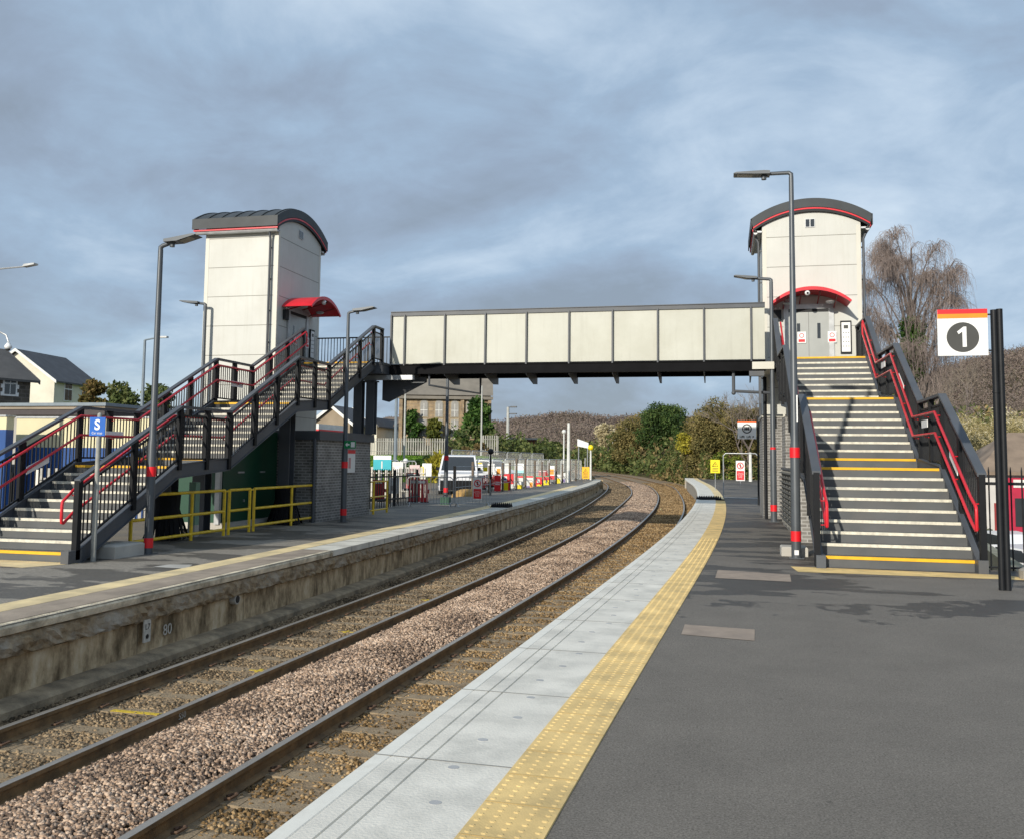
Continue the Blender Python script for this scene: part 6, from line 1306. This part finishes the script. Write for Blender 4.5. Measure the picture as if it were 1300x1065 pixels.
def car(label,x,y,z,rot,L_,W_,H_,paint,van=False,group=None,name='parked_car'):
    t=thing(name,label,'car' if not van else 'van',(x,y,z),rot,group); hl=L_/2
    lo_=[(-hl,.35),(-hl+.05,.2),(hl-.05,.2),(hl,.4),(hl-.02,H_*.52)]
    if not van: top=[(hl-.75,H_*.62),(hl-1.5,H_*.97),(0.1,H_),(-hl+.75,H_*.96),(-hl+.12,H_*.62),(-hl,H_*.5)]
    else: top=[(hl-.75,H_*.58),(hl-1.35,H_*.97),(hl-1.9,H_),(hl-3.0,H_),(hl-3.1,H_*.5),(-hl,H_*.48)]
    poly=lo_+top; b=MB(); n=len(poly); vs=[]
    for s_ in(-1,1):
        for u,v in poly: tw=W_/2*(1 if v<H_*.6 else 1-.14*(v-H_*.6)/(H_*.4)); vs.append((u,s_*tw,v))
    b.add(vs,[tuple(range(n)),tuple(range(n,2*n))]+[(i,(i+1)%n,(i+1)%n+n,i+n) for i in range(n)]); bo=b.build('body',paint,t,local=True)
    if not van: gls=[[(hl-.85,H_*.64),(hl-1.5,H_*.93),(.12,H_*.95),(.12,H_*.64)],[(.02,H_*.64),(.02,H_*.95),(-hl+.8,H_*.92),(-hl+.35,H_*.66)]]
    else: gls=[[(hl-.9,H_*.62),(hl-1.4,H_*.92),(hl-2.3,H_*.92),(hl-2.3,H_*.6)]]
    for gpoly in gls:
        for s_ in(-1,1):
            b=MB(); b.add([(u,s_*(W_/2*(1-.14*max(0,(v-H_*.6))/(H_*.4))+.006),v) for u,v in gpoly],[tuple(range(len(gpoly)))]); b.build('side_window',glass,bo,local=True)
    f0,f1=(hl-.75,H_*.62),(hl-1.5,H_*.97)
    if van: f0,f1=(hl-.75,H_*.58),(hl-1.35,H_*.97)
    b=MB(); w0,w1=W_*.45,W_*.39; k=.012; b.add([(f0[0]+k-.04,-w0,f0[1]+.04),(f0[0]+k-.04,w0,f0[1]+.04),(f1[0]+k+.06,w1,f1[1]-.04),(f1[0]+k+.06,-w1,f1[1]-.04)],[(0,1,2,3)]); b.build('windscreen',glass,bo,local=True)
    for s_ in(-1,1):
        b=MB(); b.box(hl-.02,hl+.01,s_*W_*.3,s_*W_*.44,H_*.4,H_*.5); b.build('headlight',galv,t,local=True)
        b=MB(); b.box(hl-1.2,hl-1.05,s_*W_/2,s_*(W_/2+.16),H_*.6,H_*.68); b.build('mirror',post_m,t,local=True)
        for xx in(-hl+.75,hl-.8):
            b=MB(); b.cyl((xx,s_*(W_/2-.18),.31),.31,s_*.19,18,'y'); wl=b.build('wheel',tyre,t,local=True,smooth=True); b=MB(); b.cyl((xx,s_*(W_/2+.0),.31),.18,s_*.02,12,'y'); b.build('rim',galv,wl,local=True)
    b=MB(); b.box(hl-.0,hl+.03,-W_*.45,W_*.45,.22,H_*.36); b.build('bumper',post_m,t,local=True)
    if van:
        b=MB(); b.box(-hl,hl-3.15,-W_/2-.03,W_/2+.03,H_*.48,H_*.66); b.build('dropside_bed',paint,t,local=True)
    return t
cwhite=mat('white_car_paint',(.75,.76,.78),.2,0,.02,1,spec=.7); 
p=UZ(1271,688,-2.1); car('white hatchback parked on the street below the railing, the farther one',UY(1271,690,45).x,45,-2.8,PI/2+.25,3.9,1.75,1.48,cwhite)
car('white car parked on the street below the railing, nearest and lowest',UY(1286,700,38).x,38,-2.8,PI/2+.5,4.0,1.75,1.45,cwhite)
vn=UY(583,612,46); car('white dropside van parked in the fenced compound behind the tall dark lamp post',vn.x,46,-.16,-1.32,5.2,1.9,1.95,cwhite,True,name='parked_van')
car('small white van half hidden behind the crowd of compound fences',UY(615,600,60).x,60,-.16,-.3,4.6,1.9,1.7,cwhite,False)
mp_=thing('sand_heap','small heap of orange brown sand by the timber posts in the compound','heap',(UY(592,618,41).x,41,-.16)); b=MB(); b.sphere((0,0,0),.7,14,8,.55); b.build('heap',mat('sand',(.4,.24,.08),.95,0,.2,6,.6,30),mp_,local=True)
# ================= sky and light =================
w=bpy.data.worlds.new("World"); S.world=w; w.use_nodes=True; nt=w.node_tree; N=nt.nodes; Lk=nt.links; N.clear()
AZ=R_(17); EL=R_(21)
outn=N.new('ShaderNodeOutputWorld'); bg=N.new('ShaderNodeBackground'); sky=N.new('ShaderNodeTexSky'); sky.sky_type='NISHITA'; sky.sun_disc=False
sky.sun_elevation=EL; sky.sun_rotation=R_(180)+AZ; bg.inputs[1].default_value=.1; Lk.new(sky.outputs[0],bg.inputs[0])
tc=N.new('ShaderNodeTexCoord'); sp=N.new('ShaderNodeSeparateXYZ'); Lk.new(tc.outputs['Generated'],sp.inputs[0])
def M(op,a,b=None,c=None):
    n=N.new('ShaderNodeMath'); n.operation=op
    for i,v in enumerate((a,b,c)):
        if v is None: continue
        if isinstance(v,(int,float)): n.inputs[i].default_value=v
        else: Lk.new(v,n.inputs[i])
    return n.outputs[0]
zz=M('ADD',M('MAXIMUM',sp.outputs[2],0.),.3)
cb=N.new('ShaderNodeCombineXYZ'); Lk.new(M('DIVIDE',sp.outputs[0],zz),cb.inputs[0]); Lk.new(M('DIVIDE',sp.outputs[1],zz),cb.inputs[1])
def noise(sc,det,ro,dist=0,offs=(0,0,0),scale=(1,1,1)):
    mp=N.new('ShaderNodeMapping'); mp.inputs['Location'].default_value=offs; mp.inputs['Scale'].default_value=scale; Lk.new(cb.outputs[0],mp.inputs[0])
    n=N.new('ShaderNodeTexNoise'); n.inputs['Scale'].default_value=sc; n.inputs['Detail'].default_value=det; n.inputs['Roughness'].default_value=ro; n.inputs['Distortion'].default_value=dist; Lk.new(mp.outputs[0],n.inputs['Vector']); return n.outputs[0]
a=noise(1.1,9,.52,.35,(5.3,.4,0),(.8,1,1)); b_=noise(3.2,9,.6,.4,(7,2,0)); 
f=M('ADD',M('MULTIPLY',a,.7),M('MULTIPLY',b_,.3))
cr=N.new('ShaderNodeValToRGB'); e=cr.color_ramp.elements; e[0].position=.40; e[0].color=(.175,.215,.27,1); e[1].position=.64; e[1].color=(.4,.475,.555,1)
k=e.new(.465); k.color=(.205,.26,.34,1); k=e.new(.52); k.color=(.235,.315,.415,1); k=e.new(.575); k.color=(.31,.39,.485,1)
Lk.new(f,cr.inputs[0])
b2=N.new('ShaderNodeBackground'); Lk.new(cr.outputs[0],b2.inputs[0]); b2.inputs[1].default_value=1.18
# thin gaps of blue sky between clouds
g=noise(.5,6,.5,.2,(11,5,0)); mr=N.new('ShaderNodeMapRange'); mr.inputs[1].default_value=.5; mr.inputs[2].default_value=.72; mr.inputs[3].default_value=.93; mr.inputs[4].default_value=.6; Lk.new(g,mr.inputs[0])
mx=N.new('ShaderNodeMixShader'); Lk.new(mr.outputs[0],mx.inputs[0]); Lk.new(bg.outputs[0],mx.inputs[1]); Lk.new(b2.outputs[0],mx.inputs[2]); Lk.new(mx.outputs[0],outn.inputs[0])
L=bpy.data.lights.new('sun','SUN'); L.energy=3.2; L.angle=R_(.8); L.color=(1,.935,.82); lo=bpy.data.objects.new('sun',L); COL.objects.link(lo)
d=Vector((math.sin(AZ)*math.cos(EL),math.cos(AZ)*math.cos(EL),-math.sin(EL))); lo.rotation_euler=d.to_track_quat('-Z','Y').to_euler(); lo.location=(-20,-30,30)
S.view_settings.view_transform='Standard'; S.view_settings.look='None'; S.view_settings.exposure=.45; S.view_settings.gamma=1
S.render.engine='CYCLES'
